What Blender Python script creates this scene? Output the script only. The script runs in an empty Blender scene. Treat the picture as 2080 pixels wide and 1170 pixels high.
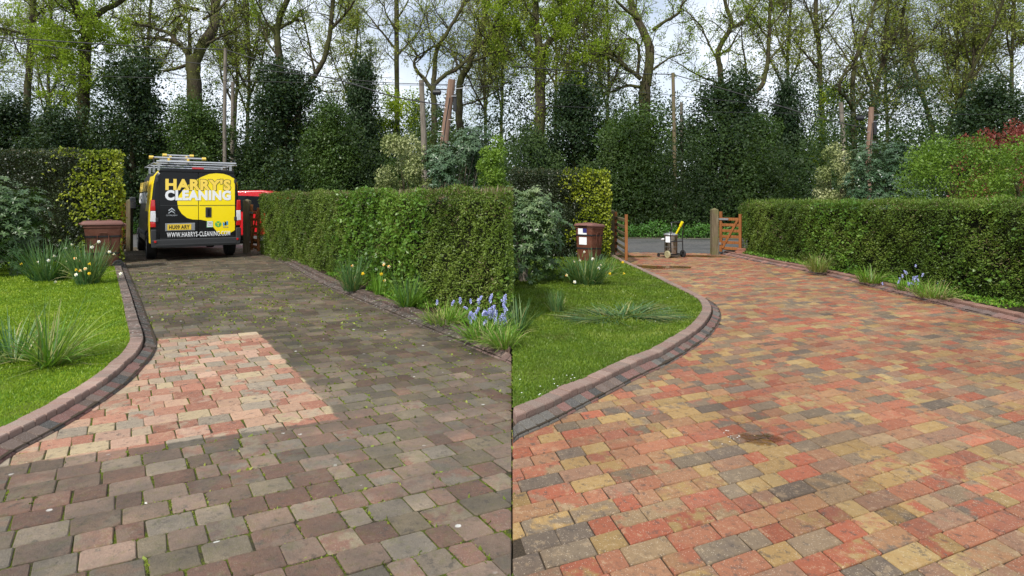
import bpy, math, random
import numpy as np
from mathutils import Vector, Matrix, noise as mnoise

# ------------------------------------------------------------------ camera, sky, sun, exposure
SC = bpy.context.scene
COL = SC.collection
F, CX, H0, EH = 1200.0, 1040.0, 404.0, 1.5     # focal length and horizon in photo pixels, eye height in metres

cam = bpy.data.cameras.new('camera')
cam.sensor_fit = 'HORIZONTAL'; cam.sensor_width = 36.0
cam.lens = 36.0 * F / 2080.0
cam.shift_y = -(585.0 - H0) / 2080.0
cam.clip_start = 0.05; cam.clip_end = 2000.0
camo = bpy.data.objects.new('camera', cam)
camo.location = (0, 0, EH); camo.rotation_euler = (math.radians(90), 0, 0)
COL.objects.link(camo); SC.camera = camo

SUN_EL, SUN_AZ = math.radians(47), math.radians(206)   # azimuth clockwise from +Y (the view direction)
world = bpy.data.worlds.new('World'); SC.world = world; world.use_nodes = True
wn, wl = world.node_tree.nodes, world.node_tree.links
wn.clear()
w_out = wn.new('ShaderNodeOutputWorld'); w_bg = wn.new('ShaderNodeBackground')
w_sky = wn.new('ShaderNodeTexSky'); w_sky.sky_type = 'NISHITA'; w_sky.sun_disc = False
w_sky.sun_elevation = SUN_EL; w_sky.sun_rotation = SUN_AZ
w_sky.air_density = 1.0; w_sky.dust_density = 1.5; w_sky.ozone_density = 1.0
w_tc = wn.new('ShaderNodeTexCoord'); w_no = wn.new('ShaderNodeTexNoise')
w_no.inputs['Scale'].default_value = 3.2; w_no.inputs['Detail'].default_value = 6; w_no.inputs['Roughness'].default_value = 0.55
w_rp = wn.new('ShaderNodeMapRange'); w_rp.inputs['From Min'].default_value = 0.36; w_rp.inputs['From Max'].default_value = 0.56
w_rp.inputs['To Min'].default_value = 0.35; w_rp.inputs['To Max'].default_value = 1.0
w_mx = wn.new('ShaderNodeMix'); w_mx.data_type = 'RGBA'
w_mx.inputs['B'].default_value = (7.9, 8.5, 9.4, 1)
w_bg.inputs['Strength'].default_value = 0.095
wl.new(w_tc.outputs['Generated'], w_no.inputs['Vector']); wl.new(w_no.outputs['Fac'], w_rp.inputs['Value'])
wl.new(w_rp.outputs['Result'], w_mx.inputs['Factor']); wl.new(w_sky.outputs['Color'], w_mx.inputs['A'])
wl.new(w_mx.outputs['Result'], w_bg.inputs['Color']); wl.new(w_bg.outputs['Background'], w_out.inputs['Surface'])

sun = bpy.data.lights.new('sun', 'SUN'); sun.energy = 3.0; sun.angle = math.radians(3.0); sun.color = (1.0, 0.95, 0.87)
suno = bpy.data.objects.new('sun', sun); COL.objects.link(suno)
suno.rotation_euler = (math.pi/2 - SUN_EL, 0, math.pi - SUN_AZ)
suno.location = (8, -8, 20)

vs = SC.view_settings
vs.view_transform = 'Standard'; vs.look = 'None'; vs.exposure = 0.52; vs.gamma = 1.0; vs.use_curve_mapping = False
SC.cycles.max_bounces = 5; SC.cycles.diffuse_bounces = 2; SC.cycles.glossy_bounces = 3
SC.cycles.caustics_reflective = False; SC.cycles.caustics_refractive = False; SC.cycles.transmission_bounces = 3; SC.cycles.transparent_max_bounces = 8

# ------------------------------------------------------------------ helpers
def G(px, py, z=0.0):
    Y = F*(EH-z)/(py-H0); return Vector(((px-CX)*Y/F, Y, z))
def VP(px, py, Y):
    return Vector(((px-CX)*Y/F, Y, EH-(py-H0)*Y/F))
def catmull(pts, n=6):
    P = [np.array(p, float) for p in pts]
    P = [2*P[0]-P[1]] + P + [2*P[-1]-P[-2]]
    out = []
    for i in range(1, len(P)-2):
        for k in range(n):
            t = k/n
            out.append(0.5*((2*P[i]) + (-P[i-1]+P[i+1])*t + (2*P[i-1]-5*P[i]+4*P[i+1]-P[i+2])*t*t + (-P[i-1]+3*P[i]-3*P[i+1]+P[i+2])*t**3))
    out.append(P[-2]); return np.array(out)
def resample(pts, step):
    pts = np.asarray(pts, float); d = np.r_[0, np.cumsum(np.linalg.norm(np.diff(pts, axis=0), axis=1))]
    n = max(2, int(round(d[-1]/step))+1); s = np.linspace(0, d[-1], n)
    return np.stack([np.interp(s, d, pts[:, k]) for k in range(pts.shape[1])], 1)
def inpoly(P, poly):
    P = np.asarray(P, float); poly = np.asarray(poly, float)
    x, y = P[:, 0], P[:, 1]; c = np.zeros(len(P), bool); j = len(poly)-1
    for i in range(len(poly)):
        xi, yi = poly[i][:2]; xj, yj = poly[j][:2]
        if yi != yj:
            c ^= ((yi > y) != (yj > y)) & (x < (xj-xi)*(y-yi)/(yj-yi)+xi)
        j = i
    return c
def poly_dist(P, line):
    P = np.asarray(P, float)[:, :2]; L = np.asarray(line, float)[:, :2]
    best = np.full(len(P), 1e9)
    for a, b in zip(L[:-1], L[1:]):
        ab = b-a; t = np.clip(((P-a)@ab)/max(1e-9, ab@ab), 0, 1)
        best = np.minimum(best, np.linalg.norm(P-(a+t[:, None]*ab), axis=1))
    return best
def unit(A):
    return A/np.maximum(np.linalg.norm(A, axis=-1, keepdims=True), 1e-9)

def tag(o, label=None, cat=None, group=None, kind=None):
    if label: o['label'] = label
    if cat: o['category'] = cat
    if group: o['group'] = group
    if kind: o['kind'] = kind
    return o
def thing(name, label, cat, loc=(0, 0, 0), rotz=0.0, group=None):
    o = bpy.data.objects.new(name, None); COL.objects.link(o); o.empty_display_size = 0.2
    o.location = loc; o.rotation_euler = (0, 0, rotz)
    return tag(o, label, cat, group)
def link(name, me, mat=None, parent=None, loc=None):
    o = bpy.data.objects.new(name, me); COL.objects.link(o)
    if mat is not None and len(me.materials) == 0:
        for m in (mat if isinstance(mat, (list, tuple)) else [mat]): me.materials.append(m)
    if parent is not None: o.parent = parent
    if loc is not None: o.location = loc
    return o
def copy_tree(o, parent=None):
    c = o.copy(); COL.objects.link(c); c.parent = parent
    for ch in o.children: copy_tree(ch, c)
    return c

def mesh_vf(name, V, Fq, rnd=None, smooth=False):
    """one mesh out of numpy arrays: V (n,3), Fq (m,k) all faces of k corners"""
    V = np.asarray(V, np.float32); Fq = np.asarray(Fq, np.int32); m, k = Fq.shape
    me = bpy.data.meshes.new(name)
    me.vertices.add(len(V)); me.vertices.foreach_set('co', V.ravel())
    me.loops.add(m*k); me.loops.foreach_set('vertex_index', Fq.ravel())
    me.polygons.add(m); me.polygons.foreach_set('loop_start', np.arange(m, dtype=np.int32)*k)
    if smooth: me.polygons.foreach_set('use_smooth', np.ones(m, bool))
    if rnd is not None:
        at = me.attributes.new('rnd', 'FLOAT', 'FACE'); at.data.foreach_set('value', np.asarray(rnd, np.float32))
    me.update(calc_edges=True); return me
def mesh_quads(name, Q, rnd=None, origin=None):
    Q = np.asarray(Q, np.float32)
    V = Q.reshape(-1, 3)
    if origin is not None: V = V-np.asarray(origin, np.float32)
    return mesh_vf(name, V, np.arange(len(V), dtype=np.int32).reshape(-1, 4), rnd)

class MB:
    """collects shapes; build() links them as ONE mesh object"""
    def __init__(self): self.v = []; self.f = []; self.mi = []; self.cur = 0
    def add(self, vs, fs, M=None):
        o = len(self.v)
        for p in vs:
            p = Vector(p)
            self.v.append(tuple(M @ p) if M is not None else tuple(p))
        for f in fs: self.f.append(tuple(i+o for i in f)); self.mi.append(self.cur)
        return self
    def box(self, c, s, M=None, rot=None):
        x, y, z = [k/2 for k in s]
        R = Matrix.Translation(Vector(c))
        if rot is not None: R = R @ rot
        if M is not None: R = M @ R
        vs = [(-x,-y,-z),(x,-y,-z),(x,y,-z),(-x,y,-z),(-x,-y,z),(x,-y,z),(x,y,z),(-x,y,z)]
        return self.add(vs, [(3,2,1,0),(4,5,6,7),(0,1,5,4),(1,2,6,5),(2,3,7,6),(3,0,4,7)], R)
    def prism(self, poly, a, b, axis='z', M=None):
        """poly in the plane, extruded from a to b along the axis (y: poly is x,z)"""
        n = len(poly)
        def p(q, h): return (q[0], q[1], h) if axis == 'z' else ((q[0], h, q[1]) if axis == 'y' else (h, q[0], q[1]))
        vs = [p(q, a) for q in poly]+[p(q, b) for q in poly]
        fs = [tuple(range(n))[::-1], tuple(range(n, 2*n))]+[(i, (i+1) % n, n+(i+1) % n, n+i) for i in range(n)]
        return self.add(vs, fs, M)
    def tube(self, pts, r, n=8, M=None, caps=True):
        pts = [Vector(p) for p in pts]; k = len(pts)
        rr = r if isinstance(r, (list, tuple)) else [r]*k
        vs = []
        for i, p in enumerate(pts):
            t = (pts[min(i+1, k-1)]-pts[max(i-1, 0)]).normalized()
            a = t.cross(Vector((0, 0, 1)) if abs(t.z) < .9 else Vector((1, 0, 0))).normalized(); b = t.cross(a)
            for j in range(n):
                an = 2*math.pi*j/n; vs.append(p+(a*math.cos(an)+b*math.sin(an))*rr[i])
        fs = [(i*n+j, i*n+(j+1) % n, (i+1)*n+(j+1) % n, (i+1)*n+j) for i in range(k-1) for j in range(n)]
        if caps: fs += [tuple(range(n))[::-1], tuple(range((k-1)*n, k*n))]
        return self.add(vs, fs, M)
    def lathe(self, prof, n=16, M=None):
        vs = []; k = len(prof)
        for r, z in prof:
            for j in range(n):
                a = 2*math.pi*j/n; vs.append((r*math.cos(a), r*math.sin(a), z))
        fs = [(i*n+j, i*n+(j+1) % n, (i+1)*n+(j+1) % n, (i+1)*n+j) for i in range(k-1) for j in range(n)]
        fs += [tuple(range(n))[::-1], tuple(range((k-1)*n, k*n))]
        return self.add(vs, fs, M)
    def build(self, name, mat, parent=None, loc=None, bevel=0.0, smooth=False, seg=2):
        me = bpy.data.meshes.new(name); me.from_pydata(self.v, [], self.f)
        mats = mat if isinstance(mat, (list, tuple)) else [mat]
        for m in mats: me.materials.append(m)
        if len(mats) > 1:
            for p, i in zip(me.polygons, self.mi): p.material_index = i
        if smooth:
            for p in me.polygons: p.use_smooth = True
        me.update()
        o = link(name, me, None, parent, loc)
        if bevel > 0:
            b = o.modifiers.new('bevel', 'BEVEL'); b.width = bevel; b.segments = seg; b.limit_method = 'ANGLE'; b.angle_limit = math.radians(35)
            if smooth is False:
                for p in me.polygons: p.use_smooth = True
                wn_ = o.modifiers.new('normals', 'WEIGHTED_NORMAL'); wn_.keep_sharp = True
        return o
RX = lambda a: Matrix.Rotation(a, 4, 'X')
RY = lambda a: Matrix.Rotation(a, 4, 'Y')
RZ = lambda a: Matrix.Rotation(a, 4, 'Z')
T = lambda x, y, z: Matrix.Translation((x, y, z))

# ------------------------------------------------------------------ materials
MAT = {}
class NT:
    def __init__(self, name):
        self.m = bpy.data.materials.new(name); self.m.use_nodes = True
        self.t = self.m.node_tree; self.n = self.t.nodes; self.l = self.t.links
        self.b = self.n['Principled BSDF']; self.out = self.n['Material Output']
        MAT[name] = self.m
    def new(self, t, **kw):
        x = self.n.new('ShaderNode'+t)
        for k, v in kw.items(): setattr(x, k, v)
        return x
    def put(self, a, b):
        if isinstance(a, (int, float)): b.default_value = a
        elif isinstance(a, (tuple, list)): b.default_value = tuple(a)+((1,) if len(a) == 3 and b.type == 'RGBA' else ())
        else: self.l.new(a, b)
    def pos(self): return self.new('NewGeometry').outputs['Position']
    def noise(self, scale, detail=3, rough=.55, vec=None, dist=0.0, W=None):
        x = self.new('TexNoise')
        if W is not None: x.noise_dimensions = '4D'; self.put(W, x.inputs['W'])
        x.inputs['Scale'].default_value = scale; x.inputs['Detail'].default_value = detail
        x.inputs['Roughness'].default_value = rough; x.inputs['Distortion'].default_value = dist
        self.l.new(vec if vec is not None else self.pos(), x.inputs['Vector']); return x.outputs['Fac']
    def voro(self, scale, vec=None, rand=1.0):
        x = self.new('TexVoronoi'); x.inputs['Scale'].default_value = scale; x.inputs['Randomness'].default_value = rand
        self.l.new(vec if vec is not None else self.pos(), x.inputs['Vector']); return x
    def step(self, v, a, b, lo=0.0, hi=1.0):
        x = self.new('MapRange'); x.interpolation_type = 'SMOOTHSTEP'
        x.inputs['From Min'].default_value = a; x.inputs['From Max'].default_value = b
        x.inputs['To Min'].default_value = lo; x.inputs['To Max'].default_value = hi
        self.put(v, x.inputs['Value']); return x.outputs['Result']
    def math(self, op, a, b=0.0):
        x = self.new('Math', operation=op); self.put(a, x.inputs[0]); self.put(b, x.inputs[1]); return x.outputs[0]
    def mix(self, f, a, b, mode='MIX'):
        x = self.new('Mix', data_type='RGBA', blend_type=mode)
        self.put(f, x.inputs['Factor']); self.put(a, x.inputs['A']); self.put(b, x.inputs['B']); return x.outputs['Result']
    def ramp(self, v, stops):
        x = self.new('ValToRGB'); e = x.color_ramp.elements
        while len(e) < len(stops): e.new(0.5)
        for q, (p, c) in zip(e, stops): q.position = p; q.color = (c[0], c[1], c[2], 1)
        self.l.new(v, x.inputs['Fac']); return x.outputs['Color']
    def attr(self, name, out='Fac'): return self.new('Attribute', attribute_name=name).outputs[out]
    def bump(self, h, dist=.01, strength=1.0):
        x = self.new('Bump'); x.inputs['Distance'].default_value = dist; x.inputs['Strength'].default_value = strength
        self.l.new(h, x.inputs['Height']); self.l.new(x.outputs['Normal'], self.b.inputs['Normal']); return x.outputs['Normal']
    def set(self, **kw):
        for k, v in kw.items(): self.put(v, self.b.inputs[{'col': 'Base Color', 'rough': 'Roughness', 'metal': 'Metallic', 'spec': 'Specular IOR Level', 'coat': 'Coat Weight', 'emis': 'Emission Strength'}[k]])
        return self.m

def simple(name, col, rough=.5, metal=0.0, spec=.5, var=.12, scale=12.0, coat=0.0):
    t = NT(name); n = t.noise(scale, 4)
    dark = tuple(c*(1-var) for c in col); lite = tuple(min(1, c*(1+var)) for c in col)
    t.set(col=t.mix(n, dark, lite), rough=t.step(n, .2, .8, max(.02, rough-.07), min(1, rough+.08)), metal=metal, spec=spec, coat=coat)
    return t.m
def leaf_mat(name, cols, rough=.45, trans=.3, spec=.35, patch=.5, pscale=.9, tcol=None):
    """leaf colour out of the per-leaf random value, patches of hue by a slow noise"""
    t = NT(name); r = t.attr('rnd')
    n = t.noise(pscale, 2)
    v = t.math('ADD', t.math('MULTIPLY', r, 1-patch), t.math('MULTIPLY', t.step(n, .3, .7), patch))
    k = len(cols); c = t.ramp(v, [(i/(k-1), q) for i, q in enumerate(cols)])
    t.set(col=c, rough=rough, spec=spec)
    tr = t.new('BsdfTranslucent'); t.l.new(t.mix(.5, c, tcol or (.25, .4, .03)), tr.inputs['Color'])
    mx = t.new('MixShader'); mx.inputs[0].default_value = trans
    t.l.new(t.b.outputs[0], mx.inputs[1]); t.l.new(tr.outputs[0], mx.inputs[2]); t.l.new(mx.outputs[0], t.out.inputs['Surface'])
    return t.m

# leaves
leaf_mat('leaf_yew', [(.055, .092, .014), (.088, .145, .018), (.135, .205, .026), (.20, .25, .048)], trans=.2)
leaf_mat('leaf_yew_b', [(.05, .088, .013), (.08, .14, .017), (.125, .20, .024), (.20, .25, .048)], trans=.2)
leaf_mat('leaf_ivy', [(.045, .11, .018), (.075, .17, .022), (.13, .25, .03), (.22, .34, .06)], trans=.3, rough=.38)
leaf_mat('leaf_brown', [(.07, .05, .025), (.11, .085, .035), (.16, .13, .06), (.10, .11, .03)], trans=.1)
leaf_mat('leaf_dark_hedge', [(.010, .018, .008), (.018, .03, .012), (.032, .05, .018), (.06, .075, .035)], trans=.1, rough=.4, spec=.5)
leaf_mat('leaf_gold', [(.12, .17, .012), (.22, .28, .018), (.36, .41, .03), (.5, .53, .08)], trans=.3)
leaf_mat('leaf_rhodo', [(.022, .05, .016), (.04, .085, .024), (.085, .14, .045), (.22, .27, .12)], trans=.12, rough=.36, spec=.45)
leaf_mat('leaf_rhodo_far', [(.022, .055, .022), (.04, .085, .036), (.07, .125, .058), (.12, .18, .095)], trans=.12, rough=.35, spec=.5)
leaf_mat('leaf_variegated', [(.10, .14, .04), (.22, .26, .09), (.40, .42, .20), (.55, .55, .32)], trans=.2)
leaf_mat('leaf_fresh_shrub', [(.06, .12, .016), (.10, .19, .02), (.16, .27, .03), (.24, .34, .06)], trans=.35)
leaf_mat('leaf_acer', [(.10, .025, .02), (.18, .04, .03), (.26, .07, .05), (.30, .12, .08)], trans=.3, tcol=(.4, .06, .04))
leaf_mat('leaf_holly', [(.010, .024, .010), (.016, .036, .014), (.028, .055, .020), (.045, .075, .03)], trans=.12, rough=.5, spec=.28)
leaf_mat('leaf_ever_light', [(.02, .045, .010), (.035, .075, .014), (.06, .11, .02), (.085, .14, .03)], trans=.2)
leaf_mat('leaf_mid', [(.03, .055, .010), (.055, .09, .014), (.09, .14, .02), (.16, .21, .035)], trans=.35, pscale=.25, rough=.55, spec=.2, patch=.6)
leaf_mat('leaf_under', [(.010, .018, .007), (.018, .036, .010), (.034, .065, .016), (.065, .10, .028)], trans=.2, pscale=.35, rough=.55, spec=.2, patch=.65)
leaf_mat('leaf_oak', [(.13, .19, .012), (.20, .28, .015), (.28, .38, .02), (.38, .48, .05)], trans=.5)
leaf_mat('leaf_spring', [(.17, .20, .03), (.25, .29, .04), (.34, .37, .06), (.42, .44, .11)], trans=.5)
leaf_mat('leaf_lime', [(.20, .28, .015), (.28, .38, .02), (.36, .46, .03), (.42, .5, .06)], trans=.5)
leaf_mat('leaf_nettle', [(.03, .09, .016), (.05, .14, .022), (.08, .20, .03), (.12, .26, .05)], trans=.3)
leaf_mat('blade_daffodil', [(.03, .085, .03), (.055, .135, .045), (.10, .20, .065), (.20, .27, .10)], trans=.25, patch=.2)
leaf_mat('blade_lush', [(.06, .16, .015), (.10, .25, .02), (.18, .34, .03), (.34, .38, .09)], trans=.3, patch=.3)
leaf_mat('blade_straw', [(.12, .20, .04), (.22, .26, .08), (.34, .32, .12), (.42, .38, .18)], trans=.25, patch=.2)
leaf_mat('grass_a', [(.15, .23, .012), (.19, .29, .014), (.25, .36, .02), (.34, .41, .05)], trans=.3, patch=.6, pscale=2.2)
leaf_mat('grass_b', [(.15, .16, .04), (.11, .17, .018), (.15, .23, .02), (.25, .30, .055)], trans=.3, patch=.6, pscale=2.0)
leaf_mat('moss_leaf', [(.07, .11, .012), (.13, .18, .02), (.21, .26, .03), (.34, .34, .08)], trans=.2, patch=.3)

t = NT('bark'); p = t.pos(); mp = t.new('Mapping'); mp.inputs['Scale'].default_value = (1, 1, .22); t.l.new(p, mp.inputs['Vector'])
n = t.noise(14, 5, .65, mp.outputs[0]); n2 = t.noise(1.3, 2)
t.set(col=t.mix(t.step(n2, .35, .65, 0, .7), t.ramp(n, [(.25, (.020, .016, .010)), (.75, (.095, .078, .05))]), (.075, .085, .022)), rough=.9, spec=.15); t.bump(n, .05, .8)
t = NT('bark_pale'); mp = t.new('Mapping'); mp.inputs['Scale'].default_value = (1, 1, .15); t.l.new(t.pos(), mp.inputs['Vector'])
n = t.noise(16, 5, .65, mp.outputs[0]); t.set(col=t.ramp(n, [(.25, (.10, .085, .065)), (.75, (.26, .23, .19))]), rough=.9, spec=.15); t.bump(n, .03, .6)
t = NT('pole_wood'); mp = t.new('Mapping'); mp.inputs['Scale'].default_value = (1, 1, .1); t.l.new(t.pos(), mp.inputs['Vector'])
n = t.noise(18, 5, .6, mp.outputs[0]); t.set(col=t.ramp(n, [(.25, (.13, .075, .05)), (.75, (.30, .20, .15))]), rough=.85, spec=.2); t.bump(n, .02, .5)
t = NT('gate_wood'); mp = t.new('Mapping'); mp.inputs['Scale'].default_value = (1, 1, .12); t.l.new(t.pos(), mp.inputs['Vector'])
n = t.noise(28, 5, .6, mp.outputs[0]); t.set(col=t.ramp(n, [(.2, (.13, .045, .014)), (.55, (.27, .10, .028)), (.8, (.34, .15, .05))]), rough=.6, spec=.3); t.bump(n, .006, .6)
t = NT('weathered_wood'); mp = t.new('Mapping'); mp.inputs['Scale'].default_value = (1, 1, .1); t.l.new(t.pos(), mp.inputs['Vector'])
n = t.noise(26, 5, .65, mp.outputs[0]); n2 = t.noise(3, 3)
t.set(col=t.mix(t.step(n2, .42, .62, 0, .7), t.ramp(n, [(.2, (.07, .05, .03)), (.6, (.17, .135, .085)), (.85, (.27, .23, .16))]), (.13, .13, .05)), rough=.85, spec=.2); t.bump(n, .008, .7)

t = NT('soil'); n = t.noise(22, 6, .7); t.set(col=t.ramp(n, [(.3, (.018, .013, .009)), (.6, (.055, .04, .026)), (.8, (.10, .08, .05))]), rough=.95, spec=.1); t.bump(n, .03, 1)
t = NT('woodland_floor'); n = t.noise(3, 6, .7); t.set(col=t.ramp(n, [(.3, (.018, .018, .010)), (.55, (.035, .045, .016)), (.8, (.07, .07, .03))]), rough=.95, spec=.1); t.bump(n, .05, 1)
for nm, a, b, c in (('turf_a', (.05, .11, .010), (.10, .20, .014), (.16, .26, .03)), ('turf_b', (.04, .085, .010), (.08, .15, .013), (.13, .19, .03))):
    t = NT(nm); n = t.noise(40, 6, .7); n2 = t.noise(1.6, 3)
    t.set(col=t.mix(t.step(n2, .5, .72, 0, .55), t.ramp(n, [(.3, a), (.55, b), (.8, c)]), (.15, .15, .035)), rough=.9, spec=.15); t.bump(n, .02, 1)
t = NT('asphalt'); n = t.noise(160, 3, .7); n2 = t.noise(.9, 4)
t.set(col=t.mix(t.step(n2, .4, .65, 0, .6), t.ramp(n, [(.3, (.055, .055, .056)), (.7, (.12, .118, .115))]), (.10, .095, .085)), rough=t.step(n2, .35, .6, .45, .85), spec=.4); t.bump(n, .01, .5)
t = NT('verge_edge'); n = t.noise(30, 5, .7); t.set(col=t.ramp(n, [(.3, (.10, .09, .07)), (.7, (.24, .22, .18))]), rough=.9, spec=.15); t.bump(n, .02, 1)
t = NT('joint_moss'); n = t.noise(6, 5, .7); n2 = t.noise(120, 4, .7)
t.set(col=t.mix(t.step(n, .40, .56), t.ramp(n2, [(.3, (.03, .026, .016)), (.7, (.08, .07, .045))]), t.ramp(n2, [(.3, (.05, .065, .010)), (.7, (.14, .17, .022))])), rough=.95, spec=.1); t.bump(n2, .01, 1)
t = NT('joint_sand'); n2 = t.noise(120, 4, .7); t.set(col=t.ramp(n2, [(.3, (.028, .022, .016)), (.7, (.085, .065, .045))]), rough=.95, spec=.1); t.bump(n2, .006, 1)
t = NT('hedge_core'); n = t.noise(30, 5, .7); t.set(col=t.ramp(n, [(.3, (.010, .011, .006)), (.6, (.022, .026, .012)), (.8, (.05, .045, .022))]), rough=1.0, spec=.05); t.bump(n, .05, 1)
# ---- paving materials: colour comes from each block's own attributes, grime/grain from world position
def half_plane(t, a, b, inside):
    a = np.array(a[:2]); b = np.array(b[:2]); d = unit(b-a); nrm = np.array([-d[1], d[0]])
    if (np.array(inside[:2])-a)@nrm < 0: nrm = -nrm
    x = t.new('VectorMath', operation='DOT_PRODUCT'); t.l.new(t.pos(), x.inputs[0]); x.inputs[1].default_value = (nrm[0], nrm[1], 0)
    return t.math('SUBTRACT', x.outputs['Value'], float(a@nrm))
def paver_mat(name, dirty):
    t = NT(name); W = t.math('MULTIPLY', t.attr('rnd'), 37.0)
    c1, c2 = t.attr('Col', 'Color'), t.attr('Col2', 'Color')
    blend = t.step(t.noise(8.5, 3, .6, W=W), .46, .60)
    c = t.mix(blend, c1, c2)
    gr = t.noise(130, 3, .8); c = t.mix(.55, c, t.mix(gr, (.22, .20, .18), (1.0, 1.0, 1.0)), 'MULTIPLY'); c = t.mix(.42, c, (1.25, 1.25, 1.25), 'MULTIPLY')
    blot = t.noise(26, 4, .7, W=W); c = t.mix(t.step(blot, .50, .70, 0, .5), c, (.10, .075, .058)); mot = t.noise(13, 4, .75, W=W); c = t.mix(t.step(mot, .56, .66, 0, .55), c, (.085, .072, .062)); c = t.mix(t.step(mot, .44, .36, 0, .35), c, (.44, .33, .20))
    sp = t.voro(115); spk = t.step(sp.outputs['Distance'], .16, .30, 1, 0)
    spk = t.math('MULTIPLY', spk, t.step(t.noise(45, 2), .44, .56))
    c = t.mix(t.math('MULTIPLY', spk, .6), c, (.60, .52, .40))
    if dirty:
        A, B, C_, D = G(700, 850), G(60, 940), G(545, 695), G(325, 688)
        E = G(525, 674); mid = G(450, 780)
        wob = t.math('MULTIPLY', t.math('SUBTRACT', t.noise(6, 3), .5), .09)
        m = None
        for p, q in ((A, B), (A, C_), (C_, E), (E, D)):
            h = t.math('ADD', half_plane(t, p, q, mid), wob)
            s = t.step(h, -.012, .02)
            m = s if m is None else t.math('MULTIPLY', m, s)
        dirt = t.math('SUBTRACT', 1.0, m)
        g2 = t.noise(1.1, 3); g3 = t.noise(38, 5, .78)
        film = t.mix(.42, t.mix(g3, (.022, .019, .015), (.20, .18, .15)), t.mix(1.0, t.mix(.55, c, (.24, .222, .20)), (.50, .495, .48), 'MULTIPLY'))
        amt = t.math('MULTIPLY', dirt, t.step(t.noise(3.2, 4, .6), .3, .7, .55, .88))
        c = t.mix(amt, c, film)
        # black algae where cars never scrub, mostly further down the drive
        px = t.new('SeparateXYZ'); t.l.new(t.pos(), px.inputs[0])
        far = t.step(px.outputs['Y'], 3.7, 6.0)
        alg = t.math('MULTIPLY', t.math('MULTIPLY', dirt, far), t.step(g2, .34, .62, .25, .62))
        c = t.mix(alg, c, (.035, .032, .024))
        gm = t.math('MULTIPLY', dirt, t.step(t.noise(16, 5, .75), .50, .66, 0, .7)); gm = t.math('MULTIPLY', gm, t.step(far, 0, 1, .35, 1.0)); c = t.mix(gm, c, (.13, .135, .035))
        tone = t.step(t.math('FRACT', t.math('MULTIPLY', t.attr('rnd'), 7.31)), 0, 1, .66, 1.06); tc = t.new('CombineColor'); [t.l.new(tone, tc.inputs[q]) for q in range(3)]; c = t.mix(dirt, c, t.mix(1.0, c, tc.outputs[0], 'MULTIPLY'))
        li = t.voro(5.5); lf = t.step(t.math('ADD', li.outputs['Distance'], t.math('MULTIPLY', t.noise(40, 3), .14)), .125, .16, 1, 0)
        lf = t.math('MULTIPLY', t.math('MULTIPLY', lf, dirt), t.step(t.noise(1.7, 2), .45, .55)); c = t.mix(t.math('MULTIPLY', lf, .85), c, (.62, .62, .58))
        t.set(col=c, rough=.88, spec=.2)
    else:
        wet = t.step(t.noise(.8, 3), .42, .66)
        t.set(col=t.mix(t.math('ADD', t.math('MULTIPLY', wet, .45), .2), c, t.mix(1.0, c, (.68, .58, .52), 'MULTIPLY')), rough=t.step(wet, 0, 1, .8, .58), spec=.25)
    h = t.math('ADD', t.math('MULTIPLY', gr, .5), t.math('MULTIPLY', blot, .9)); t.bump(h, .010 if dirty else .006, .9)
    return t.m
paver_mat('paver_grimy', True); paver_mat('paver_clean', False)
def kerb_mat(name, dirty):
    t = NT(name); c = t.attr('Col', 'Color')
    gr = t.noise(150, 3, .75); c = t.mix(.6, c, t.mix(gr, (.3, .3, .3), (1.2, 1.2, 1.2)), 'MULTIPLY')
    sp = t.voro(140); c = t.mix(t.step(sp.outputs['Distance'], .14, .26, .6, 0), c, (.50, .47, .42))
    if dirty:
        px = t.new('SeparateXYZ'); t.l.new(t.pos(), px.inputs[0]); far = t.step(px.outputs['Y'], 5.6, 6.3)
        c = t.mix(t.math('MULTIPLY', far, t.step(t.noise(9, 4), .3, .7, .45, .85)), c, (.05, .044, .036))
        li = t.voro(22); c = t.mix(t.math('MULTIPLY', far, t.step(li.outputs['Distance'], .16, .26, .5, 0)), c, (.45, .44, .41))
    t.set(col=c, rough=.8, spec=.3); t.bump(gr, .004, .7); return t.m
kerb_mat('kerb_grimy', True); kerb_mat('kerb_clean', False)

def sheet(name, poly, z, mat, kind='structure'):
    c = np.mean(np.array([p[:2] for p in poly]), axis=0)
    me = bpy.data.meshes.new(name); me.from_pydata([(p[0]-c[0], p[1]-c[1], 0) for p in poly], [], [tuple(range(len(poly)))])
    if me.polygons[0].normal.z < 0: me.flip_normals()
    o = link(name, me, MAT[mat], None, (c[0], c[1], z)); tag(o, kind=kind); return o

# ------------------------------------------------------------------ the setting
sheet('ground', [(-400, -60), (400, -60), (400, 700), (-400, 700)], -.07, 'woodland_floor')
road_near, road_far = [(-60, 23.2), (-12, 18.2), (0, 16.9), (6.5, 16.25), (60, 10.5)], [(-60, 30.4), (-12, 24.6), (0, 23.2), (6.5, 22.4), (60, 16.2)]
sheet('road', road_near+road_far[::-1], -.03, 'asphalt')
sheet('verge', road_far+[(x, y+.5) for x, y in road_far[::-1]], -.012, 'verge_edge')

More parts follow.
